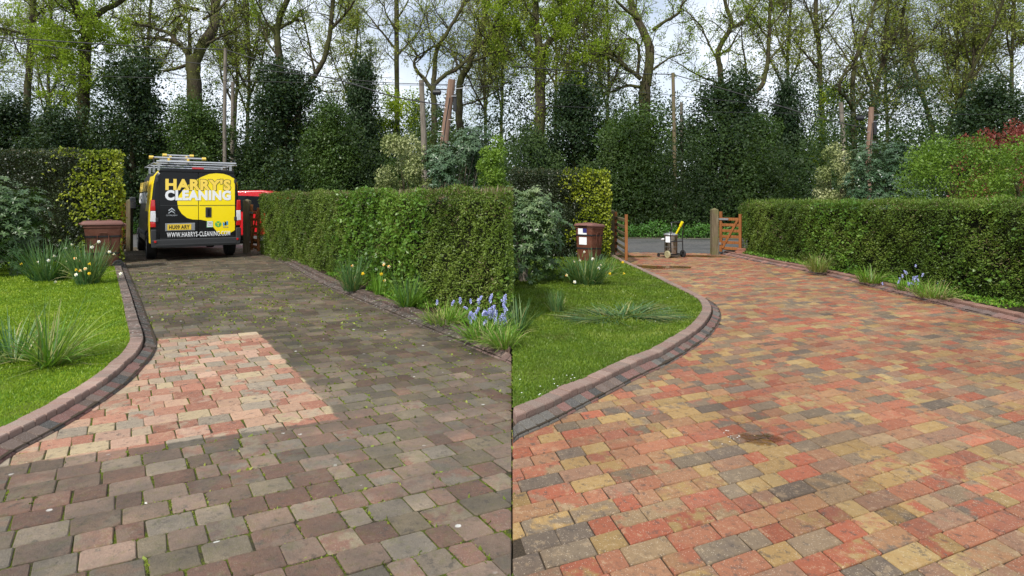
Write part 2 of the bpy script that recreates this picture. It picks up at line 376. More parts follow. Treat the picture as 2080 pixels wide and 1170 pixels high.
# outlines of the two drives: foot of each kerb, from pixels on the ground to metres
def ground_path(pts, n=5): return catmull([G(x, y)[:2] for x, y in pts], n)
KA_L = ground_path([(-170, 1080), (-80, 1010), (0, 944), (38, 918), (77, 897), (128, 869), (178, 839), (219, 811), (257, 783), (284, 756), (309, 728), (319, 707), (318, 689), (304, 655), (288, 613), (273, 577), (261, 549), (255, 533), (250, 519)])
KA_R = ground_path([(1040, 741), (985, 719), (957, 707), (903, 684), (848, 661), (793, 637), (752, 620), (711, 603), (660, 582), (624, 563), (588, 541), (547, 521), (530, 512), (515, 504)])
KB_L = ground_path([(985, 925), (1012, 911), (1040, 898), (1067, 885), (1100, 871), (1142, 851), (1180, 831), (1215, 813), (1248, 796), (1281, 778), (1313, 762), (1354, 743), (1387, 724), (1426, 698), (1448, 678), (1462, 657), (1466, 640), (1458, 624), (1440, 611), (1400, 592), (1345, 565), (1284, 538), (1258, 524), (1250, 519)])
KB_R = ground_path([(2650, 806), (2300, 716), (2080, 661), (1997, 640), (1888, 614), (1792, 589), (1697, 565), (1628, 550), (1560, 537), (1500, 524), (1462, 516)])
KA_L = np.vstack([[[-2.60, .9], [-2.61, 1.5], [-2.64, 2.1]], KA_L])
DA = np.vstack([KA_L, [[-12.4, 18.35], [-8.6, 17.95]], KA_R[::-1], [[-.004, 5.0], [-.004, .9]]])
DB = np.vstack([[[.004, .9], [.004, KB_L[11][1]-.01]], KB_L[KB_L[:, 0] > .008], [[2.7, 16.5], [5.55, 16.25]], KB_R[::-1], [[6.1, .9]]])
drive_a = sheet('driveway', DA, -.0065, 'joint_moss')
drive_b = sheet('driveway', DB, -.009, 'joint_sand')

def offset_path(path, d):
    path = np.asarray(path); tg = np.gradient(path, axis=0); tg = unit(tg); return path+np.stack([-tg[:, 1], tg[:, 0]], 1)*d
LAWN_Z = .066
bkA = offset_path(KA_L, .235); bkB = offset_path(KB_L, .235)
LA = np.vstack([bkA[:-6], [[-9.9, 13.4], [-16, 13.4], [-16, .9]]])
LB = np.vstack([bkB[np.where(bkB[:, 0] > 0.02)[0][0]:-3], [[2.55, 14.4], [-3.2, 14.4], [-3.2, 11.5], [.006, 8.3], [.006, bkB[np.where(bkB[:, 0] > 0.02)[0][0]][1]+.02]]])
sheet('lawn', LA, LAWN_Z, 'turf_a'); sheet('lawn', LB, LAWN_Z, 'turf_b')
bkAR = offset_path(KA_R, -.27); bkBR = offset_path(KB_R, .27) if offset_path(KB_R, .27)[5][0] > KB_R[5][0] else offset_path(KB_R, -.27)
okA = bkAR[bkAR[:, 0] < -.01]
sheet('flower_bed', np.vstack([[[-.006, okA[0][1]+.03]], okA, [[-7.2, 17.5], [-5.6, 17.0], [-.006, 8.8]]]), .07, 'soil')
sheet('flower_bed', np.vstack([bkBR, [[6.0, 17.0], [8.2, 17.0], [9.2, 5.0], [9.2, 3.5]]]), .07, 'soil')

# ---- block paving: 300 blocks of each drive are parts of their own, the rest of each drive is one part
def blocks(seed, poly, side, th, ph, pitch, lens, palette, jit):
    rng = np.random.default_rng(seed)
    e1 = np.array([math.sin(th), math.cos(th)]); e2 = np.array([math.sin(ph), math.cos(ph)])
    nrm = np.array([-e1[1], e1[0]]);
    if nrm[1] < 0: nrm = -nrm
    vstep = pitch/(e2@nrm); o = np.array([0, 1.0])
    M = np.linalg.inv(np.stack([e1, e2], 1)); uv = (poly-o)@M.T
    u0, v0 = uv.min(0)-.5; u1, v1 = uv.max(0)+.5
    out = []
    for j in range(int(v0/vstep)-1, int(v1/vstep)+2):
        u = u0-rng.random()*.3; row = []
        while u < u1:
            l = lens[rng.choice(len(lens), p=[.42, .36, .22])]*(1+rng.normal(0, .015))
            row.append((u, l)); u += l
        cen = np.array([o+e1*(a+l/2)+e2*((j+.5)*vstep) for a, l in row])
        keep = inpoly(cen, poly) | (poly_dist(cen, poly) < .07)
        keep &= (cen[:, 1] > .95) & (np.abs(cen[:, 0]) < 1.0*cen[:, 1]+1.9)
        for (a, l), c, k in zip(row, cen, keep):
            if not k or side*c[0] < -.12: continue
            g = .0022+abs(rng.normal(0, .0009))*jit; va, vb = j*vstep+g, (j+1)*vstep-g; ua, ub = a+g, a+l-g; ch = (.003+rng.random()*.006)*jit
            q = np.array([(ua+ch, va), (ub-ch, va), (ub, va+ch), (ub, vb-ch), (ub-ch, vb), (ua+ch, vb), (ua, vb-ch), (ua, va+ch)])+rng.normal(0, .0016*jit, (8, 2))
            P = o+q[:, :1]*e1+q[:, 1:]*e2
            if (side*P[:, 0]).min() < .003:        # cut at the line where the two pavings meet
                R = []
                for i in range(8):
                    s, t_ = P[i], P[(i+1) % 8]; ds, dt = side*s[0]-.003, side*t_[0]-.003
                    if ds >= 0: R.append(s)
                    if ds*dt < 0: R.append(s+(t_-s)*ds/(ds-dt))
                if len(R) < 3: continue
                P = np.array(R)
                if abs(np.ptp(P[:, 0])) < .02: continue
            x, y = P[:, 0], P[:, 1]
            if (x*np.roll(y, -1)-y*np.roll(x, -1)).sum() < 0: P = P[::-1]
            w = rng.random(); i1 = rng.choice(len(palette)); i2 = rng.choice(len(palette)) if w < .55 else i1
            v = 1+rng.normal(0, .10); c1 = np.clip(np.array(palette[i1])*v, .02, .9); c2 = np.clip(np.array(palette[i2])*v, .02, .9)
            out.append((P, float(np.clip(rng.normal(0, .0013)*jit, -.0018, .004)), (rng.normal(0, .005), rng.normal(0, .005)), c1, c2, rng.random()))
    return out
def block_geo(b, org):
    P, h, tilt, c1, c2, r = b; n = len(P); c = P.mean(0)
    d = P-c; ln = np.linalg.norm(d, axis=1, keepdims=True); ins = c+d*(1-.006/np.maximum(ln, .02))
    def z(q, base): return base+h+(q-c)@np.array(tilt)
    V = [(p[0]-org[0], p[1]-org[1], -.045) for p in P]+[(p[0]-org[0], p[1]-org[1], z(p, -.005)) for p in P]+[(p[0]-org[0], p[1]-org[1], z(p, 0)) for p in ins]
    Fs = [(i, (i+1) % n, n+(i+1) % n, n+i) for i in range(n)]+[(n+i, n+(i+1) % n, 2*n+(i+1) % n, 2*n+i) for i in range(n)]+[tuple(range(2*n, 3*n))]
    return V, Fs
def col_attrs(me, c1, c2, r):
    a = me.attributes.new('Col', 'FLOAT_COLOR', 'FACE'); a.data.foreach_set('color', np.c_[c1, np.ones(len(c1))].astype(np.float32).ravel())
    if c2 is not None:
        a = me.attributes.new('Col2', 'FLOAT_COLOR', 'FACE'); a.data.foreach_set('color', np.c_[c2, np.ones(len(c2))].astype(np.float32).ravel())
        a = me.attributes.new('rnd', 'FLOAT', 'FACE'); a.data.foreach_set('value', np.asarray(r, np.float32))
def lay(bl, parent, mat):
    pl = np.array(parent.location)
    def vis(b):
        c = b[0].mean(0); px = CX+F*c[0]/c[1]; py = H0+F*EH/c[1]
        return (c[1] if (-30 < px < 2110 and py < 1185) else 100+c[1])/math.sqrt(np.ptp(b[0][:, 0])*np.ptp(b[0][:, 1])+1e-6)**.3
    bl = sorted(bl, key=vis)
    for b in bl[:300]:
        c = b[0].mean(0); V, Fs = block_geo(b, c); me = bpy.data.meshes.new('paving_block'); me.from_pydata(V, [], Fs); k = len(Fs)
        col_attrs(me, np.tile(b[3], (k, 1)), np.tile(b[4], (k, 1)), np.full(k, b[5]))
        link('paving_block', me, MAT[mat], parent, (c[0]-pl[0], c[1]-pl[1], -pl[2]))
    V, Fs, A1, A2, R = [], [], [], [], []
    for b in bl[300:]:
        v, f = block_geo(b, (pl[0], pl[1])); o = len(V); V += v
        for q in f: Fs.append(tuple(i+o for i in q)); A1.append(b[3]); A2.append(b[4]); R.append(b[5])
    me = bpy.data.meshes.new('paving_blocks'); me.from_pydata(V, [], Fs); col_attrs(me, np.array(A1), np.array(A2), R)
    o = link('further_paving', me, MAT[mat], parent, (0, 0, -pl[2])); tag(o, kind='stuff')
PAL_A = [(.40, .20, .135), (.42, .265, .18), (.42, .33, .205), (.39, .30, .21), (.32, .265, .20), (.45, .29, .21), (.34, .155, .105)]
PAL_B = [(.35, .115, .065), (.37, .14, .08), (.33, .13, .08), (.37, .245, .10), (.39, .28, .125), (.37, .25, .105), (.24, .175, .11), (.20, .155, .105), (.35, .195, .10), (.28, .165, .105), (.165, .13, .098), (.34, .18, .10), (.31, .215, .12), (.37, .16, .09), (.36, .12, .066)]
R_ = math.radians
BA = blocks(3, DA, -1, R_(63), R_(-34), .168, [.20, .155, .115], PAL_A, 1.5)
BB = blocks(5, DB, 1, R_(66), R_(-11), .122, [.25, .17, .125], PAL_B, .75)
lay(BA, drive_a, 'paver_grimy'); lay(BB, drive_b, 'paver_clean')

# ---- moss and weeds in the joints of the uncleaned drive
rng = np.random.default_rng(11)
E = []
for b in BA:
    P = b[0]; n = len(P)
    if P[:, 1].mean() > 12: continue
    for i in range(n):
        a, c = P[i], P[(i+1) % n]; l = np.linalg.norm(c-a)
        if l > .05: E.append((a, c, l))
ea = np.array([e[0] for e in E]); ec = np.array([e[1] for e in E]); el = np.array([e[2] for e in E])
idx = rng.choice(len(E), 150000, p=el/el.sum()); tt = rng.random((150000, 1)); mp_ = ea[idx]*(1-tt)+ec[idx]*tt
CL = np.array([G(x, y)[:2] for x, y in ((700, 852), (40, 945), (250, 775), (322, 700), (325, 684), (525, 672), (560, 700), (640, 790))])
fld = np.array([mnoise.noise(Vector((p[0]*1.7, p[1]*1.7, 3.1)))*.6+mnoise.noise(Vector((p[0]*7, p[1]*7, 9.0)))*.55 for p in mp_])
wt = fld > (np.where(mp_[:, 1] > 4.2, -.02, .03)+np.where(inpoly(mp_, CL), 9, 0))
mp_ = mp_[wt][:60000]; n = len(mp_)
P = np.c_[mp_+rng.normal(0, .004, (n, 2)), np.full(n, -.010)]
D = unit(np.c_[rng.normal(0, .7, (n, 2)), np.full(n, .8)]); L = rng.uniform(.006, .014, n)*(1+(rng.random(n) < .03)*1.2)*(1+.09*np.maximum(0, mp_[:, 1]-3)); W = L*.75
def leaf_quads(P, D, L, W, rng, N=None, fold=.18, droop=.12):
    n = len(P)
    if N is None: N = unit(rng.normal(size=(n, 3)))
    S = unit(np.cross(D, N)); N = np.cross(S, D); L = np.asarray(L)[:, None]; W = np.asarray(W)[:, None]
    m = P+D*L*.45+N*W*fold
    return np.stack([P, m+S*W*.5, P+D*L-N*L*droop, m-S*W*.5], 1)
Q = leaf_quads(P, D, L, W, rng)
o = link('joint_moss', mesh_quads('joint_moss', Q, rng.random(n), drive_a.location), MAT['moss_leaf'], drive_a); tag(o, kind='stuff')

# ---- kerbs: two courses of small blocks, each block a part
def kerb(path, side, name, mat, pal_lo, pal_hi, seed, step=.105, only=0):
    rng = np.random.default_rng(seed)
    p = resample(path, step); back = offset_path(p, .112*side); back2 = offset_path(p, .120*side); bk2 = offset_path(p, .245*side)
    c = p[len(p)//2]
    bed = np.vstack([offset_path(p, .02*side), offset_path(p, .275*side)[::-1]])
    me = bpy.data.meshes.new(name); n = len(p)
    inn, outp = offset_path(p, .012*side)-c, offset_path(p, .24*side)-c
    if only: inn[:, 0] = only*np.maximum(only*(inn[:, 0]+c[0]), .006)-c[0]; outp[:, 0] = only*np.maximum(only*(outp[:, 0]+c[0]), .006)-c[0]
    V = [(q[0], q[1], .02) for q in inn]+[(q[0], q[1], .02) for q in outp]
    me.from_pydata(V, [], [(i, i+1, n+i+1, n+i) for i in range(n-1)])
    k = link(name, me, MAT['joint_sand'], None, (c[0], c[1], 0)); tag(k, kind='structure')
    def block(a, b, c_, d, zs, col):
        if only:
            if max(only*q[0] for q in (a, b, c_, d)) < .03: return
            a, b, c_, d = [np.array([only*max(only*q[0], .005), q[1]]) for q in (a, b, c_, d)]
        cc = (a+b+c_+d)/4; pts = [cc+(q-cc)*.925 for q in (a, b, c_, d)]; ins = [cc+(q-cc)*.84 for q in (a, b, c_, d)]
        dz = rng.normal(0, .003); zs = [z+dz for z in zs]
        V = [(q[0]-cc[0], q[1]-cc[1], -.03) for q in pts]+[(q[0]-cc[0], q[1]-cc[1], z-.008) for q, z in zip(pts, zs)]+[(q[0]-cc[0], q[1]-cc[1], z) for q, z in zip(ins, zs)]
        Fs = [(i, (i+1) % 4, 4+(i+1) % 4, 4+i) for i in range(4)]+[(4+i, 4+(i+1) % 4, 8+(i+1) % 4, 8+i) for i in range(4)]+[(8, 9, 10, 11)]
        me = bpy.data.meshes.new('kerb_block'); me.from_pydata(V, [], Fs)
        if me.polygons[-1].normal.z < 0: me.flip_normals()
        col_attrs(me, np.tile(col, (9, 1)), None, None)
        link('kerb_block', me, MAT[mat], k, (cc[0]-c[0], cc[1]-c[1], 0))
    for i in range(len(p)-1):
        if p[i][1] > 17.0 or p[i][1] < .9: continue
        v = rng.uniform(.8, 1.15)
        block(p[i], p[i+1], back[i+1], back[i], (.012, .012, .048, .048), np.array(pal_lo[rng.integers(len(pal_lo))])*v)
    for i in range(len(p)-1):
        if p[i][1] > 17.0 or p[i][1] < .9: continue
        block(back2[i], back2[i+1], bk2[i+1], bk2[i], (.084, .084, .088, .088), np.array(pal_hi[rng.integers(len(pal_hi))])*rng.uniform(.88, 1.1))
LO = [(.13, .12, .105), (.085, .08, .074), (.17, .09, .075), (.15, .11, .09), (.20, .105, .088)]
HI = [(.36, .235, .19), (.32, .215, .175), (.38, .265, .215), (.30, .22, .18)]
kerb(KA_L, 1, 'kerb', 'kerb_grimy', LO, HI, 1)
kerb(KA_R, -1, 'kerb', 'kerb_grimy', [(.2, .13, .11), (.16, .12, .1), (.24, .17, .14)], [(.22, .12, .095), (.2, .13, .1), (.25, .15, .12)], 2, only=-1)
kerb(KB_L, 1, 'kerb', 'kerb_clean', LO, [tuple(v*.78 for v in c) for c in HI], 3, only=1)
sB = 1 if offset_path(KB_R, .27)[5][0] > KB_R[5][0] else -1
kerb(KB_R, sB, 'kerb', 'kerb_clean', [(.22, .13, .11), (.17, .12, .105), (.28, .15, .12)], [(.26, .14, .105), (.24, .13, .10), (.3, .17, .13)], 4)

# ---- puddles left by the cleaning
t = NT('puddle_water'); n = t.noise(9, 3)
tr = t.new('BsdfTransparent'); tr.inputs[0].default_value = (.88, .74, .54, 1)
gl = t.new('BsdfGlossy'); gl.inputs['Roughness'].default_value = .03; gl.inputs['Color'].default_value = (.9, .9, .9, 1)
bp = t.new('Bump'); bp.inputs['Distance'].default_value = .012; bp.inputs['Strength'].default_value = .9; t.l.new(t.noise(22, 3), bp.inputs['Height']); t.l.new(bp.outputs[0], gl.inputs['Normal'])
fr = t.new('Fresnel'); fr.inputs[0].default_value = 1.33; t.l.new(bp.outputs[0], fr.inputs['Normal'])
mx = t.new('MixShader'); t.l.new(fr.outputs[0], mx.inputs[0]); t.l.new(tr.outputs[0], mx.inputs[1]); t.l.new(gl.outputs[0], mx.inputs[2]); t.l.new(mx.outputs[0], t.out.inputs['Surface'])
def puddle(px, py, rx, ry, seed, label):
    c = G(px, py); rn = random.Random(seed); P = []
    ph = [rn.uniform(0, 6.28) for _ in range(5)]
    for i in range(48):
        a = 2*math.pi*i/48; k = 1+.22*math.sin(2*a+ph[0])+.16*math.sin(3*a+ph[1])+.10*math.sin(5*a+ph[2])+.06*math.sin(9*a+ph[3])
        P.append((rx*k*math.cos(a), ry*k*math.sin(a)))
    m = MB(); m.add([(p[0], p[1], 0) for p in P], [tuple(range(48))]); o = m.build('puddle', MAT['puddle_water'], None, (c.x, c.y, .007)); tag(o, label, 'puddle'); return o
pud = puddle(1545, 893, .10, .10, 4, 'small brown puddle with painted white glints on the clean red and buff paving')
puddle(1340, 543, .55, .35, 7, 'thin wet puddle on the paving in front of the steel drum trolley')
puddle(1275, 521, .5, .3, 9, 'wet puddle at the drive mouth beside the open wooden gate')
puddle(1430, 521, .55, .28, 12, 'dark wet patch on the paving by the weathered gatepost')

rn = random.Random(5); m = MB()
for _ in range(20):
    a, r = rn.gauss(math.pi*.9, .9), abs(rn.gauss(.13, .06)); x, y = r*1.5*math.cos(a), r*.8*math.sin(a); k = rn.uniform(.002, .007)
    m.lathe([(k, .002), (k*.8, .002+k*.10), (k*.3, .002+k*.14)], 7, T(x, y, -.003) @ RZ(rn.random()*3) @ Matrix.Diagonal((1, rn.uniform(.4, 1), 1, 1)))
simple('glint_flecks', (.62, .60, .56), .35, var=.1); tag(m.build('glint_flecks', MAT['glint_flecks'], pud), kind='stuff')  # sky glints on the puddle, painted in as small whitish flecks
# ------------------------------------------------------------------ grass
def lawn_blades(poly, n, seed, mat, label, hmax=.027):
    rng = np.random.default_rng(seed); lo, hi = poly.min(0), poly.max(0)
    P = rng.uniform(lo, hi, (n*12, 2)); P = P[inpoly(P, poly)]
    d = np.maximum(P[:, 1], 2.5); keep = (rng.random(len(P)) < np.minimum(1, (4.2/d)**1.6)) & (np.abs(P[:, 0]) < .9*P[:, 1]+1.7) & (P[:, 1] > 1.2)
    P = P[keep][:n]; n = len(P); d = P[:, 1]
    fl = np.array([mnoise.noise(Vector((p[0]*2.5, p[1]*2.5, 1.7))) for p in P])
    L = rng.uniform(.5, 1, n)*hmax*(1+.35*fl)*(1+.05*d); W = np.maximum(.0032, .00085*d)*rng.uniform(.8, 1.3, n)
    D = unit(np.c_[rng.normal(0, .5, (n, 2)), np.ones(n)])
    Q = leaf_quads(np.c_[P, np.full(n, LAWN_Z-.004)], D, L, W*1.6, rng, droop=.25)
    o = link('lawn_grass', mesh_quads('lawn_grass', Q, np.clip(rng.random(n)*.55+.22+.65*fl, 0, 1)), MAT[mat]); tag(o, label, 'grass', kind='stuff')
lawn_blades(LA, 110000, 21, 'grass_a', 'bright green mown lawn grass beside the mossy drive')
lawn_blades(LB, 90000, 22, 'grass_b', 'green mown lawn grass beside the cleaned paving')

def scatter_daisies(poly, n, seed, parent_label, box):
    rng = np.random.default_rng(seed); Q, R = [], []
    P = rng.uniform(box[0], box[1], (n*20, 2)); P = P[inpoly(P, poly)][:n]
    for p in P:
        a = rng.random()*6; 
        for k in range(3):
            an = a+k*2.09; d = np.array([math.cos(an), math.sin(an), .15]); s = np.array([-d[1], d[0], 0]); r = .008
            b = np.array([p[0], p[1], LAWN_Z+.035]); Q.append([b-d*r, b+s*r*.55, b+d*r, b-s*r*.55]); R.append(rng.random())
    o = link('daisies', mesh_quads('daisies', np.array(Q), R), MAT['petal_white']); tag(o, parent_label, 'daisies', kind='stuff')
simple('petal_white', (.82, .82, .76), .6, var=.06); simple('petal_yellow', (.85, .58, .02), .55, var=.1); simple('petal_cream', (.80, .70, .38), .55, var=.1)
simple('petal_blue', (.27, .29, .62), .55, var=.2, scale=60); simple('petal_pale_blue', (.48, .50, .80), .55, var=.15, scale=60)
simple('trumpet_orange', (.85, .33, .03), .55, var=.1); simple('stem_green', (.12, .24, .05), .5, var=.15)
scatter_daisies(LB, 12, 31, 'tiny white daisies in the turf along the brick kerb', ((.05, 3.95), (.7, 4.7)))
scatter_daisies(LB, 8, 32, 'tiny white daisies in the turf inside the kerb bend', ((1.6, 6.2), (2.6, 8.6)))

# ------------------------------------------------------------------ hedges
def nz(x, y, s=0.0):
    return np.sin(x*1.7+s)*np.cos(y*2.3-s*1.3)+.6*np.sin(x*4.1-y*3.3+s*2.1)+.4*np.sin(x*9.7+y*8.1+s)
def hedge(name, label, quad, H, seed, sets, core_in=.13, wob=.085, H2=None, group=None):
    """quad: front-start, front-end, back-end, back-start (xy). sets: (part name, material, count, leaf length, leaf width, chooser(s, z/H, rng, n, x))"""
    q = np.array(quad, float); c = q.mean(0); th = thing(name, label, 'hedge', (c[0], c[1], 0), 0, group); H2 = H2 or H
    Lf, Lb, We, Ws = np.linalg.norm(q[1]-q[0]), np.linalg.norm(q[2]-q[3]), np.linalg.norm(q[2]-q[1]), np.linalg.norm(q[3]-q[0])
    areas = np.array([Lf*H*1.0, Lb*H*.35, Lf*We*.9, We*H*.8, Ws*H*.8]); areas /= areas.sum()
    ctr = np.array([c[0], c[1], H/2])
    def bil(s, r): return ((1-s)*(1-r))[:, None]*q[0]+(s*(1-r))[:, None]*q[1]+(s*r)[:, None]*q[2]+((1-s)*r)[:, None]*q[3]
    def sample(n, rng):
        fc = rng.choice(5, n, p=areas); s = rng.random(n); r = rng.random(n); z = rng.random(n)
        s = np.where(fc == 3, 1.0, np.where(fc == 4, 0.0, s)); r = np.where(fc == 0, 0.0, np.where(fc == 1, 1.0, r)); z = np.where(fc == 2, 1.0, z)
        Hs = H*(1-s)+H2*s
        P = np.c_[bil(s, r), z*Hs]
        e0 = unit((q[1]-q[0])[None])[0]; nf = np.array([e0[1], -e0[0]])
        if (q[3]-q[0])@nf > 0: nf = -nf
        N = np.zeros((n, 3)); N[fc == 0] = (nf[0], nf[1], .1); N[fc == 1] = (-nf[0], -nf[1], .1); N[fc == 2] = (0, 0, 1); N[fc == 3] = (e0[0], e0[1], .1); N[fc == 4] = (-e0[0], -e0[1], .1)
        rnd_ = (fc == 0)*np.clip((z-.9)/.1, 0, 1)**2*.10           # rounded shoulder
        arc = s*Lf
        dsp = wob*nz(arc*1.3, z*H*1.5+r*2, seed)*.55+rng.normal(0, .018, n)-.02-rnd_
        return P+N*dsp[:, None], unit(N), s, z, arc, fc
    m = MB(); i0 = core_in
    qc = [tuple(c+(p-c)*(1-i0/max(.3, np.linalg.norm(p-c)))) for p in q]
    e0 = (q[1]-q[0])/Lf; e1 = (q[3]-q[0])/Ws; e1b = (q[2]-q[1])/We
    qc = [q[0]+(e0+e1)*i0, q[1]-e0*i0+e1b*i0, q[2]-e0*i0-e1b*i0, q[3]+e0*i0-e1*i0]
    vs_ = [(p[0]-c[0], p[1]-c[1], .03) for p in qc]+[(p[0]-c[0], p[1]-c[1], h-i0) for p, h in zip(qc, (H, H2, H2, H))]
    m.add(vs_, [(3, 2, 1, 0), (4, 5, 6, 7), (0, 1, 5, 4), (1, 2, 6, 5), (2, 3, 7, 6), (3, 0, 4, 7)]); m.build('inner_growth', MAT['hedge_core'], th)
    for k, (pn, mat, n, l, w, choose) in enumerate(sets):
        rng = np.random.default_rng(seed*10+k)
        P, N, s, z, arc, fc = sample(int(n*2.2), rng); kp = choose(s, z, rng, len(P), arc, P, fc)
        P, N = P[kp][:n], N[kp][:n]; n_ = len(P)
        D = unit(N*rng.uniform(.25, 1.0, (n_, 1))+rng.normal(0, .75, (n_, 3))+np.array([0, 0, .15]))
        Nn = unit(N+rng.normal(0, .55, (n_, 3)))
        Q = leaf_quads(P, D, l*rng.uniform(.6, 1.25, n_), w*rng.uniform(.7, 1.2, n_), rng, Nn)
        tag(link(pn, mesh_quads(pn, Q, rng.random(n_), (c[0], c[1], 0)), MAT[mat], th), kind='stuff')
    return th
def shoots(th, quad, H, n, mat, seed, l=.10):
    rng = np.random.default_rng(seed); q = np.array(quad); s, r = rng.random(n), rng.random(n)
    P = ((1-s)*(1-r))[:, None]*q[0]+(s*(1-r))[:, None]*q[1]+(s*r)[:, None]*q[2]+((1-s)*r)[:, None]*q[3]
    P = np.c_[P, np.full(n, H-.03)]; D = unit(np.c_[rng.normal(0, .3, (n, 2)), np.ones(n)])
    Q = leaf_quads(P, D, rng.uniform(.4, 1.2, n)*l, rng.uniform(.008, .016, n), rng)
    tag(link('top_shoots', mesh_quads('top_shoots', Q, rng.random(n), th.location), MAT[mat], th), kind='stuff')

def band(px):   # pixel column of each leaf
    return lambda P: CX+F*P[:, 0]/np.maximum(P[:, 1], 1)
pxc = band(0)
# low hedge along the mossy drive
def ivy_a(s, z, rng, n, arc, P, fc):
    x = pxc(P); w = np.clip((x-650)/60, 0, 1)*np.clip((885-x)/40, 0, 1); w = np.maximum(w, .75*np.clip((x-985)/40, 0, 1)*(z < .45))
    return (w+.28*nz(arc*2.2, z*4, 1.0)) > rng.random(n)*.5+.40
def yew_a(s, z, rng, n, arc, P, fc): return (P[:, 0] < .0) & (nz(arc*3.1, z*5.3, 9.0) > -1.15) & (~ivy_a(s, z, rng, n, arc, P, fc) | (rng.random(n) < .35))
def brn_a(s, z, rng, n, arc, P, fc):
    x = pxc(P); return (P[:, 0] < 0) & ((nz(arc*1.1, z*2.5, 4.0) > 1.0) | ((z > .93) & (x > 600) & (rng.random(n) < .5)) | ((z > .78) & (x > 870) & (rng.random(n) < .4)) | (rng.random(n) < .03))
HA = [(-.02, 6.45), (-6.92, 16.15), (-6.1, 16.75), (-.02, 8.2)]
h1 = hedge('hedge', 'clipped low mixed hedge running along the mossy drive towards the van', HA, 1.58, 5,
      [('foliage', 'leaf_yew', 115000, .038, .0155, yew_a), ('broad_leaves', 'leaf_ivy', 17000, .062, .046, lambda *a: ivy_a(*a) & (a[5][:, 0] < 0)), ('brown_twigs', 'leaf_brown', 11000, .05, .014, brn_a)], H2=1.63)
shoots(h1, HA, 1.60, 2600, 'leaf_brown', 61, .10)
# low hedge along the cleaned drive
def ivy_b(s, z, rng, n, arc, P, fc):
    x = pxc(P); w = np.clip((x-1615)/30, 0, 1)*np.clip((1775-x)/30, 0, 1)+.45*np.clip((x-1850)/60, 0, 1)
    return (w*.85+.3*nz(arc*2.2, z*4, 2.0)) > rng.random(n)*.5+.42
def yew_b(s, z, rng, n, arc, P, fc): return (nz(arc*3.1, z*5.3, 12.0) > -1.15) & (~ivy_b(s, z, rng, n, arc, P, fc) | (rng.random(n) < .5))
def brn_b(s, z, rng, n, arc, P, fc):
    x = pxc(P); return (nz(arc*1.3, z*2.5, 7.0) > .95) | ((z > .94) & (rng.random(n) < .45)) | ((z > .8) & (x > 1760) & (x < 1900) & (rng.random(n) < .35)) | (rng.random(n) < .03)
HB = [(6.95, 5.2), (6.22, 16.05), (7.25, 16.25), (8.0, 5.2)]
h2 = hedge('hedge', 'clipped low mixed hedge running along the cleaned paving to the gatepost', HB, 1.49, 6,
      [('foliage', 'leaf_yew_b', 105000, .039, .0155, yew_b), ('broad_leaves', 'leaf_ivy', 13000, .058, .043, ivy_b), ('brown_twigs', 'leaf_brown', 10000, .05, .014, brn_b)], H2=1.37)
shoots(h2, HB, 1.44, 2200, 'leaf_yew', 62, .12)
# tall hedges beside the two gateways
def gold_p(x, z, lo, hi, arc, sd): return np.clip((x-lo)/(hi-lo), 0, 1)+.22*nz(arc*2.5, z*5, sd)-.35*(1-z)*np.clip((hi-x)/(hi-lo), 0, 1)
TA = [(-16.5, 13.55), (-9.12, 13.75), (-9.98, 15.0), (-16.5, 14.8)]
gA = lambda s, z, rng, n, arc, P, fc: gold_p(pxc(P), z, 70, 215, arc, 3.0) > rng.random(n)*.55+.25
h3 = hedge('hedge', 'tall clipped dark hedge with golden green leaves, behind the brown wheelie bin near the van', TA, 2.68, 7,
      [('dark_foliage', 'leaf_dark_hedge', 42000, .055, .026, lambda *a: (~gA(*a)) | (a[2].random(a[3]) < .45)), ('golden_leaves', 'leaf_gold', 13000, .075, .055, gA), ('brown_twigs', 'leaf_brown', 3500, .06, .02, lambda s, z, rng, n, arc, P, fc: (z > .955) & (pxc(P) < 190))], H2=2.60)
TB = [(.03, 14.55), (2.42, 14.6), (2.42, 15.7), (.03, 15.7)]
gB = lambda s, z, rng, n, arc, P, fc: gold_p(pxc(P), z, 1110, 1215, arc, 5.0) > rng.random(n)*.55+.25
h4 = hedge('hedge', 'tall clipped dark hedge with golden green leaves beside the open wooden gate', TB, 2.22, 8,
      [('dark_foliage', 'leaf_dark_hedge', 17000, .055, .026, lambda *a: (~gB(*a)) | (a[2].random(a[3]) < .45)), ('golden_leaves', 'leaf_gold', 6500, .07, .052, gB), ('brown_twigs', 'leaf_brown', 1200, .06, .02, lambda s, z, rng, n, arc, P, fc: (z > .95) & (pxc(P) < 1180))], H2=2.17)

